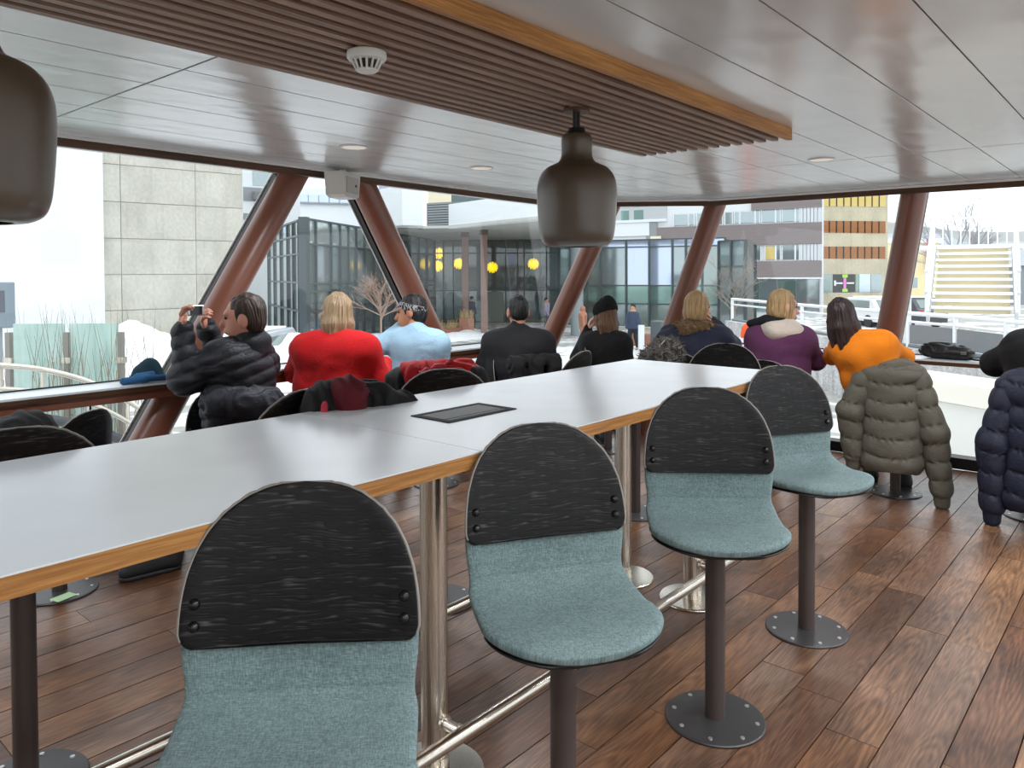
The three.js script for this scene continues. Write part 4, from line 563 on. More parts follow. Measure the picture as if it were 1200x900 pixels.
{ const b = group('white_building'), f = facade(b, 'facade', -4.25, -28.03, 9.47, -25.3); rect(f, 'wall', 0, f.len, GY, 11, 0, 0.8, wWhite); rect(f, 'parapet', 0, f.len, 11, 11.3, 0.1, 1.0, wWhite); tag(b, 'plain white building beside the concrete one', 'building'); }
{ const b = group('apartment_block'), f = facade(b, 'facade', 18.49, -33.54, 21.55, -33.09); rect(f, 'wall', -0.2, 3.2, GY, 9, 0, 3, wWhite); rect(f, 'window', 0.79, 1.73, 5.9, 6.65, 0.02, 0.1, glassM); rect(f, 'window', 1.85, 2.2, 5.9, 6.65, 0.02, 0.1, glassM); rect(f, 'spandrel', 0.33, 1.6, 5.14, 5.8, 0.03, 0.1, gGray); mesh('air_unit', rbox(0.5, 0.4, 0.3, 0.04, 1.0, 5.4, 0.18), hex(0x777b7d, 0.6), f); rect(f, 'spandrel', 0.32, 1.2, 4.23, 4.55, 0.03, 0.1, gGray); rect(f, 'window', 0.31, 1.2, 3.6, 4.19, 0.03, 0.1, glassB); tag(b, 'white apartment block with grey spandrels behind the first leaning column', 'building'); }
{ const b = group('low_office'), f = facade(b, 'facade', 27.79, -44.17, 33.15, -41.09); rect(f, 'wall', -1, 7, GY, 6.4, 0, 4, wWhite); rect(f, 'cornice', -1, 7, 6.3, 6.42, 0.2, 0.4, gGray); for (let i = 0; i < 6; i++) rect(f, 'window', 0.86 + i * 0.68, 1.46 + i * 0.68, 6.45, 6.96, -0.3, 0.1, glassB); rect(f, 'upper_floor', -1, 7, 6.42, 7.4, -0.4, 3, wWhite); tag(b, 'white flat roofed office behind the glass hall', 'building'); }
{ // glass hall with canopy
  const b = group('glass_hall'), top = 3.68;
  const wall = (name, ax, az, bx, bz, cuts, rows, mats, thick = 0.09) => { const f = facade(b, name, ax, az, bx, bz); for (let i = 0; i < cuts.length - 1; i++) for (let k = 0; k < rows.length - 1; k++) rect(f, 'pane', cuts[i] + 0.03, cuts[i + 1] - 0.03, rows[k] + 0.03, rows[k + 1] - 0.03, -0.03, 0.02, mats(i, k)); for (const c of cuts) rect(f, 'mullion', c - thick / 2, c + thick / 2, GY, rows.at(-1), 0.05, 0.12, frameD); for (const y of rows) rect(f, 'transom', cuts[0], cuts.at(-1), y - 0.035, y + 0.035, 0.04, 0.1, frameD); return f; };
  wall('side_front', 21.2, -36.52, 16.02, -24.21, [4.4, 6.2, 8, 9.7, 11.0, 12.2, 13.33], [GY, 0.2, 1.3, 2.4, 3.1, top], (i, k) => [glassL, glassL, glassM, glassL, glassD][(i * 2 + k * 3) % 5]);
  wall('entrance_wing', 16.02, -24.21, 31.54, -33.82, [0.1, 1.0, 2.45, 3.4, 4.3, 5.2, 6.2, 7.4, 8.65, 10.1, 11.7, 13.2, 14.8, 16.5, 18.2], [GY, 0.2, 0.95, 1.25, 2.75, top], (i, k) => k === 2 ? glassG : k === 4 ? glassL : (i * 7 + k * 3) % 4 ? glassD : glassM);
  rect(b.children[1], 'corner_post', -0.12, 0.2, GY, top + 0.05, 0.12, 0.3, frameD);
  wall('entrance', 31.54, -33.82, 36.49, -28.17, [0, 0.5, 1.1, 2.0, 3.1, 4.28, 5.0, 5.4, 6.75, 7.5], [GY, 0.6, 2.86, top], (i, k) => clearD, 0.07);
  const fe = b.children[2]; rect(fe, 'inner_wall', -4, 8.5, GY, top + 0.3, -3.2, 0.2, hex(0x77838a, 0.7)); rect(fe, 'inner_floor', -4, 8.5, GY, GY + 0.05, 0, 3.2, hex(0x77705f, 0.6)); rect(fe, 'inner_ceiling', -4, 8.5, top, top + 0.1, 0, 3.2, hex(0x6a6f73, 0.7)); rect(fe, 'inner_door', 3.1, 4.13, GY, 0.51, 0.02, 0.06, hex(0x79847b, 0.6)); rect(fe, 'white_panel', 2.35, 3.0, GY, -0.05, -0.4, 0.05, hex(0xdfe5ea, 0.6)); rect(fe, 'blue_screen', 4.35, 5.1, 2.2, 3.0, -2.9, 0.1, hex(0x3f4fae, 0.5)); for (const s of [0.3, 1.5, 2.6, 4.9, 6.3]) rect(fe, 'inner_post', s, s + 0.2, GY, top, -1.6, 0.2, hex(0x5c6468, 0.6));
  wall('street_front', 34.9, -26.95, 37.51, -17.89, [0, 1.05, 1.72, 2.54, 4.03, 5.34, 6.62, 7.35, 8.22, 9.42], [GY, -0.1, 0.92, 3.05, 3.45], (i, k) => k === 3 ? glassB : (i === 4 || i === 5) && k >= 1 ? (k === 1 ? glassG : glassB) : k === 1 ? glassG : i % 3 ? glassD : glassM, 0.11);  // paler blue in a pair of bays: sky reflection put into their colour
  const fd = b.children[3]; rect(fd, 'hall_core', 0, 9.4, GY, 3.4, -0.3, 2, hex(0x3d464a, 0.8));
  const fx = wall('glass_box', 33.55, -16.35, 33.3, -14.9, [0, 0.7, 1.45], [GY, 0.4, 1.9, 3.1], () => glassM, 0.08); wall('glass_box_side', 33.3, -14.9, 39.3, -17.0, [0, 3.2, 6.3], [GY, 0.4, 1.9, 3.1], () => glassM, 0.08); rect(fx, 'hall_core', 0.05, 1.4, GY, 3.05, -0.25, 0.5, hex(0x6d6f6c, 0.8));
  // canopy: white upper storey carried forward, pale soffit under it
  const soff = hex(0xb9bab4, 0.8); mesh('soffit', new THREE.ExtrudeGeometry((() => { const s = new THREE.Shape(); [[22.87, 28.54], [22.35, 26.09], [23.3, 25.77], [23.93, 24.75], [22.51, 18.33], [22.3, 17.0], [31, 21], [35.4, 26.9], [36.6, 28.2], [31.6, 33.9], [24.5, 30.5]].forEach(([x, z], i) => i ? s.lineTo(x, z) : s.moveTo(x, z)); return s; })(), { depth: 0.12, bevelEnabled: false }).rotateX(-Math.PI / 2).translate(0, top, 0), soff, b);
  const wb = (name, ax, az, bx, bz, y0, y1, m, th = 0.3) => { const f = facade(b, name, ax, az, bx, bz); rect(f, 'panel', 0, f.len, y0, y1, 0, th, m); return f; };
  wb('upper_block', 22.87, -28.54, 22.35, -26.09, top, 5.6, wWhite); rect(b.children.at(-1), 'ribbon_window', 0, 2.4, 5.62, 6.4, -0.1, 0.2, glassB); wb('upper_block', 22.35, -26.09, 23.3, -25.77, top, 6.2, wWhite); wb('upper_block', 23.3, -25.77, 23.9, -26.6, top, 6.2, gGray, 0.1);
  const lv = facade(b, 'louvre', 26.45, -29.0, 26.88, -27.6); rect(lv, 'backing', 0, lv.len, top, 5.25, -0.06, 0.1, frameD); for (let i = 0; i < 12; i++) rect(lv, 'slat', 0, lv.len, top + 0.05 + i * 0.13, top + 0.13 + i * 0.13, 0, 0.05, gGray); rect(lv, 'cream_panel', 0.1, lv.len, 5.25, 6.2, 0, 0.1, hex(0xe8dfc2, 0.7)); rect(lv, 'dark_window', lv.len, lv.len + 3.2, 4.9, 6.2, 0, 0.1, glassD);
  wb('fascia', 23.93, -24.75, 22.3, -17.0, top - 0.02, 4.75, wWhite, 0.4);
  for (const [x, z] of [[27.04, -26.81], [26.21, -24.73]]) { const c = group('column', b, x, 0, z); mesh('shaft', box(-0.16, 0.16, GY, 3.5, -0.16, 0.16), hex(0x84695f, 0.6), c); mesh('capital', box(-0.28, 0.2, 3.45, 3.68, -0.2, 0.2), hex(0x5d4f49, 0.6), c); c.rotation.y = 0.8; }
  mesh('round_pillar', cyl(0.3, 0.3, 5.0, 29.12, GY, -21.41, 32), hex(0x8b979b, 0.5), b);
  tag(b, 'glass fronted hall with a white overhanging upper storey and brown columns', 'building');
}
const yl = std({ color: 0xe8c53a, roughness: 0.5, emissive: 0xf2c21c, emissiveIntensity: 0.9 });
[[32.33, 2.1, -34.44, 'yellow globe lamp hanging nearest the glass wing inside the hall'], [32.9, 2.9, -34.9, 'upper yellow globe lamp of a pair inside the hall'], [33.56, 2.25, -33.8, 'yellow globe lamp between the two brown columns'], [34.56, 2.0, -31.89, 'yellow globe lamp beside the second brown column'], [36.2, 2.2, -29.95, 'yellow globe lamp behind the wide glass panes']].forEach(([x, y, z, l]) => {
  const g = group('globe_lamp', scene, x, y, z); const pts = []; for (let i = 0; i < 44; i++) { const a = i * 2.39996, c = 1 - 2 * (i + 0.5) / 44, s = Math.sqrt(1 - c * c), d = V(s * Math.cos(a), c, s * Math.sin(a)); pts.push(bar(V(0, 0, 0), d.multiplyScalar(0.36), 0.06, 5, 0.03)); } mesh('petals', mergeGeometries(pts), yl, g); mesh('cord', bar(V(0, 0.2, 0), V(0, 3.6 - y, 0), 0.012, 6), blackPl, g);
  const p = new THREE.PointLight(0xffd98a, 16, 0, 2); p.castShadow = true; p.shadow.radius = 8; p.position.set(0, 0, 0); g.add(p); tag(g, l, 'lamp', 'yellow globe lamps in the hall'); });
{ // grey banded office
  const b = group('office_building'), f = facade(b, 'facade', 47.94, -33.31, 51.08, -17.58);
  rect(f, 'core', 0, 16.0, GY, 7.5, -0.1, 6, hex(0xd9dde0, 0.7)); rect(f, 'metal_panel', 0, 5.46, 5.56, 7.4, 0, 0.1, hex(0xb5b9bb, 0.6)); rect(f, 'ledge', 0, 5.46, 5.37, 5.56, 0.15, 0.3, wWhite); rect(f, 'white_wall', 0, 4.16, 4.37, 5.37, 0.05, 0.1, wWhite); rect(f, 'dark_frame', 3.9, 4.75, 3.6, 5.37, 0.02, 0.1, gGray); rect(f, 'cream_box', 4.3, 5.1, 3.7, 4.3, 0.2, 0.2, hex(0xe8dfc2, 0.7));
  rect(f, 'brown_band', 4.75, 16.03, 3.5, 4.93, 0.08, 0.2, brownG); rect(f, 'brown_band', 9, 16.03, 1.28, 2.38, 0.08, 0.2, brownG); rect(f, 'brown_band', 11.5, 16.03, 5.9, 7.0, 0.08, 0.2, brownG); rect(f, 'white_line', 9, 16.04, 1.17, 1.28, 0.12, 0.2, wWhite);
  for (const [a, c] of [[1.95, 2.57], [2.97, 3.7]]) rect(f, 'window', a, c, 5.58, 6.28, 0.02, 0.1, glassG);
  for (const [a, c] of [[6.04, 7.04], [7.17, 7.48], [7.73, 8.46], [8.7, 9.5], [9.72, 10.19], [10.37, 10.66], [10.78, 11.7], [11.81, 12.04], [12.21, 13.05], [13.16, 13.39], [13.55, 14.32], [14.43, 14.59]]) { const w = rect(f, 'window', a, c, 5.05, 5.82, -0.02, 0.1, glassM); mesh('frame', mergeGeometries([box(a - 0.05, a, 4.95, 5.9, -0.08, 0.02), box(c, c + 0.05, 4.95, 5.9, -0.08, 0.02)]), wWhite, w); }
  [[9.9, 10.6], [10.84, 11.47], [11.65, 12.1], [12.44, 13.06], [13.17, 13.39], [13.56, 14.32], [14.43, 14.6]].forEach(([a, c], i) => { const w = rect(f, 'window', a, c, 2.5, 3.38, -0.02, 0.1, i === 1 || i === 3 ? glassY : glassM); mesh('frame', mergeGeometries([box(a - 0.05, a, 2.4, 3.48, -0.08, 0.02), box(c, c + 0.05, 2.4, 3.48, -0.08, 0.02)]), wWhite, w); });
  for (const y of [[4.93, 5.9], [2.4, 3.48]]) for (let i = 0; i < 6; i++) rect(f, 'corrugated_panel', 14.66 + i * 0.225, 14.85 + i * 0.225, y[0], y[1], 0.03, 0.1, hex(0xc9ced2, 0.5, 0.2));
  [[9.4, 10.8], [10.84, 12.0], [12.05, 13.2], [13.25, 14.4], [14.45, 15.9]].forEach(([a, c], i) => rect(f, 'shop_window', a, c, GY + 0.3, 1.15, 0.02, 0.1, i % 2 ? glassG : glassM));
  tag(b, 'grey brown office building banded with white framed windows', 'building');
}
{ // cream banded building with shop windows
  const b = group('cream_building'), f = facade(b, 'facade', 52.1, -17.94, 56.29, -14.68), cream = std({ map: concT, color: 0xfff6e2, roughness: 0.85 }); rect(f, 'wall', -0.05, 5.0, GY, 11, 0, 6, cream);
  const strip9 = (y0, y1, m, n) => { for (let i = 0; i < n; i++) { const a = i * 4.82 / n, w = rect(f, 'window', a + 0.03, a + 4.82 / n - 0.03, y0, y1, 0.03, 0.05, m); mesh('mullion', box(a - 0.03, a + 0.03, y0, y1, 0, 0.06), dark, w); } };
  strip9(6.06, 6.86, glassY, 9); strip9(4.27, 5.07, glassBr, 9); strip9(2.53, 3.34, glassBr, 9);
  for (const [a, c, m] of [[-0.05, 0.78, glassD], [0.83, 2.5, hex(0x2c3032, 0.5)], [2.55, 2.78, glassG], [2.82, 3.65, glassB], [3.7, 4.55, glassM]]) rect(f, 'shop_window', a, c, 0.24, 1.47, 0.03, 0.06, m);
  const s = rect(f, 'banner', 1.6, 1.8, 0.3, 1.4, 0.06, 0.02, hex(0xd37fc0, 0.6)); mesh('banner_tip', mergeGeometries([box(1.5, 1.9, 1.25, 1.45, 0.06, 0.075), box(1.5, 1.9, 0.28, 0.48, 0.06, 0.075)]), hex(0x9ddc3c, 0.6), s); mesh('white_mark', mergeGeometries([box(0.95, 1.55, 0.82, 0.92, 0.035, 0.05), box(1.85, 2.4, 0.82, 0.92, 0.035, 0.05), box(0.9, 1.05, 0.7, 1.05, 0.035, 0.05)]), wWhite, s);
  tag(b, 'cream building with dark brown window bands and shop windows at street level', 'building');
}
{ const b = group('yellow_building'), f = facade(b, 'facade', 73.35, -19.48, 76.28, -16.14); rect(f, 'wall', -2, 4.6, GY, 4.2, 0, 4, hex(0xf0e3b4, 0.8)); rect(f, 'roof_snow', -2.2, 4.8, 4.2, 4.6, 0.2, 4.4, snow); rect(f, 'banner', 3.4, 3.9, 1.6, 4.6, 0.3, 0.05, hex(0xd83a68, 0.6)); for (let i = 0; i < 4; i++) rect(f, 'window', -0.4 + i * 0.9, 0 + i * 0.9, 0.2, 1.1, 0.02, 0.1, glassM); tag(b, 'pale yellow building with a pink hanging banner', 'building'); }
for (const [x, z, w, h, d, l] of [[84, -13, 9, 5.8, 10, 'grey gabled house behind the white stairs'], [96, -24, 12, 7.4, 10, 'larger grey house on the slope'], [92, 1.5, 6, 4.4, 8, 'low dark grey house beside the bare tree']]) { const g = group('house', scene, x, GY, z, 0.7); mesh('walls', box(-w / 2, w / 2, 0, h * 0.62, -d / 2, d / 2), hex(0x8e9499, 0.8), g); const s = new THREE.Shape(); s.moveTo(-w / 2 - 0.4, h * 0.6); s.lineTo(0, h); s.lineTo(w / 2 + 0.4, h * 0.6); s.closePath(); mesh('roof', new THREE.ExtrudeGeometry(s, { depth: d + 0.6, bevelEnabled: false }).translate(0, 0, -d / 2 - 0.3), hex(0xaeb4b9, 0.8), g); for (let i = 0; i < 4; i++) mesh('window', box(-w / 2 - 0.03, -w / 2 + 0.05, h * 0.25, h * 0.42, -d / 2 + 1 + i * 2.2, -d / 2 + 2 + i * 2.2), glassD, g); tag(g, l, 'house'); }
{ const pts = [], N = 60, lo = []; const hill = new THREE.PlaneGeometry(1, 1, N, 8), p = hill.attributes.position; for (let i = 0; i < p.count; i++) { const u = p.getX(i) + 0.5, v = p.getY(i) + 0.5, a = -1.15 + u * 1.5, r = 150 + v * 90; p.setXYZ(i, Math.cos(a) * r, GY + v * v * (13 + 5 * vn(u * 9, 2) + 2 * vn(u * 30, 5)), Math.sin(a) * r); } hill.computeVertexNormals(); struct(mesh('hill', hill, std({ map: snowT, color: 0xf2f5f8, roughness: 0.95, side: THREE.DoubleSide })), 'snowy hillside beyond the town', 'hill'); }

// bare trees
function tree(label, x, z, h, spread, col, n, levels) { const g = group('bare_tree', scene, x, GY, z), tr = [], br = []; const grow = (p, d, len, r, lv, out) => { const q = p.clone().addScaledVector(d, len); out.push(bar(p, q, r, 6, r * 0.7)); if (lv <= 0) return; const m = lv === levels ? n : 3 + Math.floor(rnd() * 2); for (let i = 0; i < m; i++) { const e = d.clone().add(V(rr(-1, 1), rr(-0.4, 0.6), rr(-1, 1)).multiplyScalar(lv === levels ? spread * 1.5 : spread)).normalize(); grow(p.clone().addScaledVector(d, len * (lv === levels ? rr(0.6, 1) : rr(0.35, 1))), e, len * rr(0.5, 0.72), r * 0.5, lv - 1, br); } }; grow(V(0, 0, 0), V(0, 1, 0), h * 0.42, h * 0.014, levels, tr); mesh('trunk', tr[0], col, g); mesh('branches', mergeGeometries(br), col, g); return tag(g, label, 'tree'); }
tree('small bare tree with a pale trunk standing before the glass hall', 20.42, -25.26, 3.8, 0.8, hex(0xb59a8b, 0.9), 15, 4);
tree('large bare tree rising behind the white stairs', 68.2, -13.23, 9.5, 0.6, hex(0xa2a2a8, 0.9), 10, 5);
tree('bare tree mirrored beside the glass box', 31.5, -14.6, 4.6, 0.7, hex(0x8d857d, 0.9), 11, 4);
// dry reeds behind the barrier
for (const [px, pz, lab] of [[4.4, -15.4, 'dry leafless shrub stems behind the frosted glass barrier'], [4.75, -13.9, 'sparse dry stems before the frosted glass barrier']]) { const g = group('dry_reeds', scene, px, GY, pz), L = []; for (let i = 0; i < 70; i++) { const x = rr(-0.5, 0.9), a = V(x, 0, x * 0.9 + rr(-0.15, 0.15)), h = rr(1.5, 2.5); L.push(bar(a, a.clone().add(V(rr(-0.12, 0.12), h * 0.6, rr(-0.1, 0.1))), 0.006, 4)); L.push(bar(a.clone().add(V(0, h * 0.58, 0)), a.clone().add(V(rr(-0.2, 0.2), h, rr(-0.2, 0.2))), 0.005, 4, 0.002)); } mesh('stalks', mergeGeometries(L), hex(0x8d8172, 0.9), g); tag(g, lab, 'shrub'); }
{ // frosted glass wind barrier
  const g = group('glass_barrier', scene, 4.07, GY, -15.08, Math.atan2(-(1.43), 1.26)), fr = phy({ map: tex(256, 256, (u, v) => { const t = vn(u * 26, v * 5, 26, 5) * 0.5 + 0.5 * vn(u * 9, v * 3, 9, 3), d = v < 0.4 && vn(u * 40, v * 40, 40, 40) > 0.55 + v ? 0.3 : 0; return [0.86 - 0.14 * t - d, 0.92 - 0.1 * t - d, 0.9 - 0.11 * t - d]; }, 0.9, 0.45), roughness: 0.4, transmission: 0.5, thickness: 0 }); for (const [a, b] of [[0.1, 0.98], [1.06, 1.9]]) mesh('pane', box(a, b, 0.05, 2.13, -0.01, 0.01), fr, g); for (const x of [0.02, 1.02, 1.94]) { const p = mesh('post', box(x - 0.04, x + 0.04, 0, 1.98, -0.05, 0.05), hex(0x8f8c86, 0.6, 0.4), g); mesh('clamp', box(x - 0.07, x + 0.07, 1.45, 1.55, -0.06, 0.06), steel, p); } tag(g, 'frosted pale green glass wind barrier with steel posts', 'barrier'); }
{ const g = group('display_case', scene, 4.55, GY, -18.6, Math.atan2(-1.1, 1)); mesh('case', rbox(1.3, 0.95, 0.2, 0.03, 0, 2.35, 0), hex(0x75858f, 0.5), g); mesh('screen', box(-0.55, 0.55, 2.2, 2.65, 0.1, 0.11), hex(0x4a4f5c, 0.4), g); mesh('leg', box(-0.4, -0.3, 0, 1.9, -0.05, 0.05), gGray, g); mesh('leg', box(0.3, 0.4, 0, 1.9, -0.05, 0.05), gGray, g); tag(g, 'blue grey framed display case on legs behind the barrier', 'display case'); }
{ // curved steel handrail of the quay ramp
  const g = group('ramp_handrail'), r1 = [[2.24, 0.63, -10.46], [2.75, 0.54, -10.49], [3.18, 0.45, -10.45], [3.74, 0.23, -10.57], [4.28, -0.11, -10.7], [4.88, -0.62, -10.75]].map((p) => V(...p)), r2 = r1.map((p) => p.clone().add(V(0, -0.28, 0))), kb = r1.map((p) => p.clone().add(V(0.05, -0.62, 0)));
  mesh('rail', tube(r1, 0.035, 60, 10), polished, g); mesh('rail', tube(r2, 0.03, 60, 10), polished, g); mesh('kerb', tube(kb, 0.07, 60, 6), hex(0x4b4f54, 0.7), g); for (const p of r1) mesh('post', bar(V(p.x, GY, p.z), p, 0.024, 8), steel, g); tag(g, 'curved steel handrail of the quay ramp', 'handrail'); }
function mound(name, label, x, z, w, d, h, s) { const g = new THREE.PlaneGeometry(w, d, 40, 24).rotateX(-Math.PI / 2), p = g.attributes.position; for (let i = 0; i < p.count; i++) { const a = p.getX(i) / w * 2, b = p.getZ(i) / d * 2, e = Math.max(0, 1 - a * a) * Math.max(0, 1 - b * b); p.setY(i, h * Math.sqrt(e) * (0.6 + 0.55 * vn(a * 3 + s, b * 3 + s) + 0.12 * vn(a * 11, b * 11 + s)) - 0.05); } g.computeVertexNormals(); const m = mesh(name, g, snow); m.position.set(x, GY, z); tag(m, label, 'snow'); return m; }
mound('snow_bank', 'big white snow bank before the concrete building', 9.2, -19.5, 9, 5, 1.75, 1); mound('snow_bank', 'low snow heap around the small bare tree', 21.5, -25.4, 9, 3.5, 0.5, 4); mound('snow_bank', 'flat snow heap before the entrance planters', 25.5, -25.8, 5, 3, 0.35, 7);
function car(label, x, z, turn, col, s = 1) { const g = group('car', scene, x, GY, z, turn), sh = new THREE.Shape(); [[-2.1, 0.35], [-2.15, 0.85], [-1.95, 1.0], [-1.55, 1.5], [0.4, 1.52], [1.1, 1.02], [2.0, 0.88], [2.15, 0.4]].forEach(([a, b], i) => i ? sh.lineTo(a, b) : sh.moveTo(a, b)); const e = new THREE.ExtrudeGeometry(sh, { depth: 1.6, bevelEnabled: true, bevelSize: 0.06, bevelThickness: 0.08, bevelSegments: 3 }); e.translate(0, 0, -0.8); mesh('body', e, phy({ color: col, roughness: 0.3, clearcoat: 0.6 }), g); mesh('side_window', box(-1.45, 0.45, 1.02, 1.42, -0.9, 0.9), glassD, g); mesh('rear_window', strip(V(-1.99, 1.05, 0), V(-1.64, 1.47, 0), 1.3, 0.03, V(-1, 0.8, 0)), glassD, g); for (const a of [-0.72, 0.72]) mesh('tail_light', rbox(0.08, 0.3, 0.2, 0.03, -2.16, 0.82, a), hex(0xc81f2e, 0.3), g); for (const a of [-1.35, 1.35]) for (const b of [-0.8, 0.8]) mesh('wheel', new THREE.CylinderGeometry(0.33, 0.33, 0.22, 20).rotateX(Math.PI / 2).translate(a, 0.33, b), blackPl, g); mesh('snow_cover', rbox(1.7, 0.06, 1.4, 0.03, -0.6, 1.6, 0), snow, g); g.scale.setScalar(s); return tag(g, label, 'car'); }
car('light grey car with red tail lights behind the man in navy', 11.4, -19.4, -2.5 + Math.PI, 0xb9bec4, 0.92); car('white parked car before the cream building', 44.6, -12.9, 0.9, 0xe6e8ea); car('dark parked car before the cream building', 45.6, -11.2, 0.9, 0x40444a);
// pedestrians on the quay: small in the picture, still whole figures
function walker(label, x, z, turn, coat, trousers, h, stride = 0.12) { const g = group('person', scene, x, GY, z, turn), k = h / 1.75, b = union([cap(0, 0.95, 0, 0, 1.4, 0, 0.14, 0.17), cap(-0.18, 1.38, 0, -0.24, 1.1, 0.04, 0.065, 0.055), cap(-0.24, 1.1, 0.04, -0.2, 0.88, 0.14, 0.052, 0.045), cap(0.18, 1.38, 0, 0.24, 1.1, -0.02, 0.065, 0.055), cap(0.24, 1.1, -0.02, 0.23, 0.85, 0.05, 0.052, 0.045), cap(-0.09, 0.92, 0, -0.1, 0.5, stride * 0.6, 0.1, 0.07), cap(-0.1, 0.5, stride * 0.6, -0.1, 0.08, stride * 0.4, 0.065, 0.05), cap(0.09, 0.92, 0, 0.1, 0.5, -stride * 0.2, 0.1, 0.07), cap(0.1, 0.5, -stride * 0.2, 0.1, 0.08, -stride, 0.065, 0.05), cap(0, 1.4, 0, 0, 1.56, 0.01, 0.06, 0.055), ell(0, 1.65, 0.01, 0.085, 0.115, 0.1), cap(-0.1, 0.05, stride * 0.4, -0.1, 0.04, stride * 0.4 + 0.15, 0.045, 0.04), cap(0.1, 0.05, -stride, 0.1, 0.04, -stride + 0.15, 0.045, 0.04)], 0.05); mesh('body', net(b, V(-0.4, -0.05, -0.35), V(0.4, 1.82, 0.4), 0.025), hex(0xb98a70, 0.7), g); const c = (x, y, z) => Math.max(b(x, y, z) - 0.014, 0.82 - y, y - 1.5), t = (x, y, z) => Math.max(b(x, y, z) - 0.012, 0.1 - y, y - 0.86); mesh('coat', net(c, V(-0.45, 0.7, -0.35), V(0.45, 1.6, 0.4), 0.025), coat, g); mesh('trousers', net(t, V(-0.3, 0, -0.35), V(0.3, 0.95, 0.4), 0.025), trousers, g); mesh('hair', net((x, y, z) => Math.max(ell(0, 1.68, -0.01, 0.1, 0.11, 0.11)(x, y, z), 0.03 + z - (y - 1.62) * 2), V(-0.13, 1.5, -0.16), V(0.13, 1.84, 0.14), 0.018), hex(0x1b1a1a, 0.8), g); g.scale.setScalar(k); return tag(g, label, 'person'); }
walker('distant person in a dark coat standing before the white panel of the hall', 28.7, -27.95, 1.2, clothMat(0x3b4150), clothMat(0x22252c), 1.75); walker('distant person in a blue grey coat walking past the glass front', 24.87, -15.63, -1.4, clothMat(0x3f4a60), clothMat(0x262a33), 1.75, 0.2); walker('distant person in a pale lilac coat near the entrance', 30.4, -24.3, 0.4, clothMat(0x9c93a8), clothMat(0x55505c), 1.7);
{ const m = hex(0x9a6a55, 0.45, 0.4), g = group('bronze_statue', scene, 21.98, GY, -15.9, 0.6), b = union([cap(0, 1.0, 0, 0, 1.45, 0, 0.13, 0.16), cap(-0.17, 1.42, 0, -0.3, 1.1, 0.05, 0.06, 0.05), cap(-0.3, 1.1, 0.05, -0.22, 0.85, 0.12, 0.05, 0.04), cap(0.17, 1.42, 0, 0.27, 1.15, 0, 0.06, 0.05), cap(0.27, 1.15, 0, 0.25, 0.88, 0.06, 0.05, 0.04), cap(-0.09, 0.95, 0, -0.13, 0.5, 0.05, 0.1, 0.065), cap(-0.13, 0.5, 0.05, -0.13, 0.06, 0, 0.06, 0.045), cap(0.09, 0.95, 0, 0.13, 0.5, -0.03, 0.1, 0.065), cap(0.13, 0.5, -0.03, 0.13, 0.06, -0.08, 0.06, 0.045), cap(0, 1.45, 0, 0, 1.58, 0, 0.06, 0.05), ell(0, 1.68, 0, 0.09, 0.12, 0.1)], 0.05); mesh('figure', net(b, V(-0.42, -0.02, -0.3), V(0.42, 1.86, 0.3), 0.025), m, g); mesh('plinth', rbox(0.7, 0.08, 0.6, 0.02, 0, 0.0, 0), quayStone, g); mesh('wheel', new THREE.TorusGeometry(0.35, 0.05, 10, 28).translate(0.45, 1.25, -0.1), steel, g); tag(g, 'reddish bronze standing statue with a pale ring beside it', 'statue'); }
// planters, barrier, board, bollards
function planter(label, x, z, turn, w, h, m) { const g = group('planter', scene, x, GY, z, turn), n = Math.max(1, Math.round(w / 0.4)); for (let i = 0; i < n; i++) mesh('board', box(-w / 2 + i * w / n + 0.01, -w / 2 + (i + 1) * w / n - 0.01, 0, h, -0.35, 0.35), m, g); const L = []; for (let i = 0; i < 90; i++) { const a = V(rr(-w / 2, w / 2), h, rr(-0.3, 0.3)); L.push(bar(a, a.clone().add(V(rr(-0.12, 0.12), rr(0.15, 0.45), rr(-0.12, 0.12))), 0.012, 4, 0.003)); } mesh('dry_grass', mergeGeometries(L), hex(0xc3ad7e, 0.9), g); return tag(g, label, 'planter'); }
const brick = hex(0x9c6f5c, 0.85); planter('long brown planter with dry grass before the entrance', 24.0, -25.2, 0.4, 3.4, 0.45, brick); planter('square brown brick planter beside the first brown column', 25.9, -25.6, 0.8, 0.8, 0.85, brick); planter('low brown planter with yellow grass before the street front', 27.3, -16.0, -0.85, 2.6, 0.45, brick); planter('low brown planter near the orange barrier', 25.5, -11.8, -0.85, 2.0, 0.4, brick);
{ const g = group('traffic_barrier', scene, 20.9, GY, -9.3, 0.7), o = hex(0xe8551f, 0.6); mesh('body', net(union([ell(0, 0.75, 0, 0.25, 0.45, 0.2), ell(0, 1.25, 0, 0.2, 0.25, 0.16)], 0.15), V(-0.35, 0.2, -0.3), V(0.35, 1.6, 0.3), 0.03), o, g); mesh('band', cyl(0.23, 0.24, 0.12, 0, 0.95, 0, 20), wWhite, g); mesh('foot', rbox(0.6, 0.35, 0.5, 0.05, 0, 0.17, 0), o, g); tag(g, 'orange plastic traffic barrier with a white band', 'barrier'); }
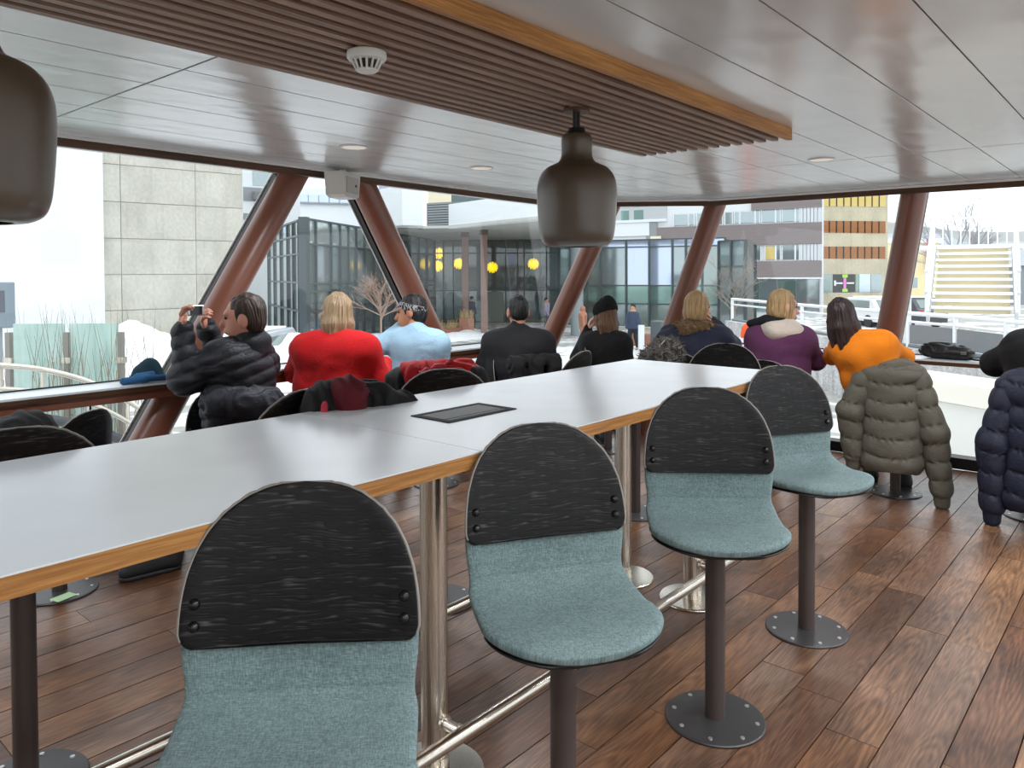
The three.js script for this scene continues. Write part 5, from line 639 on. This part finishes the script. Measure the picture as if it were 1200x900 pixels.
{ const g = group('sign_board', scene, 19.3, GY, -8.75, -0.85); const a = mesh('board', strip(V(-0.3, 0.1, 0), V(-0.55, 1.5, 0), 0.28, 0.04, V(0, 0, 1)), wWhite, g); mesh('foot', box(-0.5, 0.1, 0, 0.08, -0.2, 0.2), gGray, g); tag(g, 'narrow white leaning sign board beside the orange barrier', 'sign'); const h = group('sign_board', scene, 21.2, GY, -8.75, -0.85); mesh('board', box(-0.25, 0.25, 0.5, 1.55, -0.02, 0.02), wWhite, h); mesh('red_print', box(-0.16, 0.16, 0.7, 1.35, 0.02, 0.025), hex(0xd8665c, 0.7), h); mesh('foot', box(-0.25, 0.25, 0, 0.08, -0.2, 0.2), gGray, h); mesh('leg', box(-0.03, 0.03, 0, 0.5, -0.02, 0.02), gGray, h); tag(h, 'white sign board with a red print beside the orange barrier', 'sign'); }
{ const m = mesh('bollard', cyl(0.12, 0.12, 1.0, 0, 0, 0, 16), wWhite); m.position.set(24.6, GY, -15.1); tag(m, 'short white bollard beside the walking person', 'bollard'); const n = mesh('litter_bin', rbox(0.5, 1.1, 0.5, 0.05, 0, 0.55, 0), hex(0x5b6568, 0.6)); n.position.set(25.9, GY, -15.1); tag(n, 'grey litter bin on the quay near the bollard', 'bin'); }
// quay fence, concrete wall, stairs
{ const P = [V(24, 0, -11.2), V(20.59, 0, -7.61), V(18.88, 0, -5.77), V(17.78, 0, -4.3), V(16.96, 0, -3.26), V(15.85, 0, -2.25), V(14.0, 0, -0.6), V(12, 0, 1.6)], g = group('quay_railing'), at = (p, y) => V(p.x, y, p.z);
  for (let i = 0; i < P.length - 1; i++) { mesh('rail', bar(at(P[i], 0.72), at(P[i + 1], 0.72), 0.045, 10), railW, g); mesh('rail', bar(at(P[i], 0.54), at(P[i + 1], 0.54), 0.03, 8), railW, g); mesh('rail', bar(at(P[i], 0.03), at(P[i + 1], 0.03), 0.04, 8), hex(0x6f7577, 0.5), g); if (i > 2) { const n = P[i + 1].clone().sub(P[i]).cross(V(0, 1, 0)).normalize(); mesh('infill_panel', strip(at(P[i], 0.28).lerp(at(P[i + 1], 0.28), 0.05), at(P[i], 0.28).lerp(at(P[i + 1], 0.28), 0.95), 0.4, 0.03, n), hex(0x74787b, 0.6), g); } } for (const p of P) mesh('post', bar(at(p, -0.4), at(p, 0.74), 0.05, 8), railW, g); tag(g, 'white tubular quay railing with grey infill panels', 'railing');
  const w = group('quay_wall'); for (let i = 0; i < P.length - 1; i++) { const n = P[i + 1].clone().sub(P[i]).cross(V(0, 1, 0)).normalize(); mesh('block', strip(at(P[i], -0.68), at(P[i + 1], -0.68), 1.36, 0.5, n), quayStone, w); } tag(w, 'grey concrete quay wall under the white railing', 'wall'); }
{ const g = group('white_stairs', scene, 18.43, 0, -3.25, Math.atan2(2.46, -0.4)), cr = hex(0xf6f3ea, 0.6), ris = hex(0xefe2c0, 0.7), n = 10; // local +z climbs away
  const W = 1.5; for (let i = 0; i < n; i++) { const y = 0.83 + i * 0.15, z = i * 0.26; mesh('tread', rbox(W, 0.06, 0.32, 0.012, 0, y, z + 0.1), cr, g); mesh('riser', box(-W / 2 + 0.05, W / 2 - 0.05, y - 0.12, y - 0.03, z + 0.12, z + 0.15), ris, g); }
  for (const s of [-1, 1]) { mesh('stringer', strip(V(s * (W / 2 + 0.05), 0.62, -0.15), V(s * (W / 2 + 0.05), 2.1, 2.55), 0.34, 0.06, V(1, 0, 0)), wWhite, g); for (const k of [0.5, 0.95]) mesh('handrail', bar(V(s * (W / 2 + 0.08), 0.65 + k, -0.15), V(s * (W / 2 + 0.08), 2.15 + k, 2.55), 0.035, 8), railW, g); for (let i = 0; i < 4; i++) mesh('post', bar(V(s * (W / 2 + 0.08), 0.7 + i * 0.5, -0.1 + i * 0.87), V(s * (W / 2 + 0.08), 1.6 + i * 0.5, -0.1 + i * 0.87), 0.03, 8), railW, g); }
  mesh('landing', box(-1.6, 1.6, 2.15, 2.25, 2.5, 4.2), cr, g); for (let i = 0; i <= 12; i++) mesh('baluster', bar(V(-1.5 + i * 0.2, 2.25, 4.1), V(-1.5 + i * 0.2, 3.15 - i * 0.02, 4.1), 0.018, 6), railW, g); mesh('landing_rail', bar(V(-1.6, 3.16, 4.1), V(1.1, 2.9, 4.1), 0.03, 8), railW, g); for (const s of [-1.5, 1.5]) mesh('support', box(s - 0.08, s + 0.08, GY, 2.15, 3.9, 4.1), wWhite, g);
  tag(g, 'white open stairs with cream treads and tubular handrails beyond the railing', 'stairs'); }
{ const g = group('white_cabin', scene, 10.3, GY, -1.9, Math.atan2(-3.04, -1.6)), wp = hex(0xe8e8e2, 0.55); mesh('hull_wall', box(-1.5, 3.4, 0, 1.55, -0.6, 0), wp, g); for (let i = 0; i < 5; i++) mesh('panel', box(-1.45 + i * 0.96, -0.53 + i * 0.96, 0.05, 1.36, 0, 0.02), wp, g); mesh('ledge', box(-1.6, 3.5, 1.38, 1.62, -0.7, 0.09), hex(0xf3eee2, 0.6), g); mesh('vent', rbox(0.2, 0.22, 0.05, 0.02, 0.4, 1.05, 0.04), gGray, g); const L = mesh('low_rail', mergeGeometries([bar(V(-1.4, 0.32, 0.25), V(1.2, 0.32, 0.25), 0.02, 8), bar(V(-1.4, 0.1, 0.25), V(1.2, 0.1, 0.25), 0.02, 8), bar(V(-0.2, 0, 0.25), V(-0.2, 0.62, 0.25), 0.03, 8), bar(V(-1.1, 0, 0.25), V(-1.1, 0.62, 0.25), 0.03, 8)]), railW, g); mesh('hoop', new THREE.TorusGeometry(0.33, 0.02, 8, 28).translate(-0.2, 0.32, 0.25), hex(0x9fa3a4, 0.4, 0.4), L); tag(g, 'white panelled harbour cabin wall close outside the side window', 'cabin'); }
{ const g = group('mooring_fender', scene, 9.6, GY, -1.25, 0.6); mesh('body', net(ell(0, 0.45, 0, 0.17, 0.45, 0.17), V(-0.25, -0.05, -0.25), V(0.25, 0.95, 0.25), 0.025), hex(0xc62f3b, 0.5), g); mesh('white_band', cyl(0.178, 0.178, 0.16, 0, 0.4, 0, 24), wWhite, g); mesh('blue_band', cyl(0.18, 0.18, 0.06, 0, 0.45, 0, 24), hex(0x2e3c6a, 0.5), g); tag(g, 'red mooring fender with a white and blue band', 'fender'); }
{ const g = group('wheelhouse', scene, 33.0, 0, -1.6, -0.72); mesh('house', box(-1.5, 2.5, GY, 2.6, -2, 0), wWhite, g); mesh('red_door', box(-1.1, -0.2, 0.0, 1.0, 0, 0.04), hex(0xd0283a, 0.5), g); mesh('cabin', box(-1.4, 2.5, 2.9, 5.2, -2, -0.1), hex(0xe3c98f, 0.6), g); mesh('window', box(-1.3, 0.6, 3.2, 4.6, -0.1, -0.05), glassB, g); mesh('window_frame', mergeGeometries([box(-1.35, -1.22, 3.1, 4.7, -0.1, -0.02), box(0.6, 0.7, 3.1, 4.7, -0.1, -0.02), box(-1.35, 0.7, 4.6, 4.72, -0.1, -0.02)]), blackPl, g); tag(g, 'white and buff ship wheelhouse with a red door beyond the stairs', 'ship'); }

renderer.render(scene, camera);
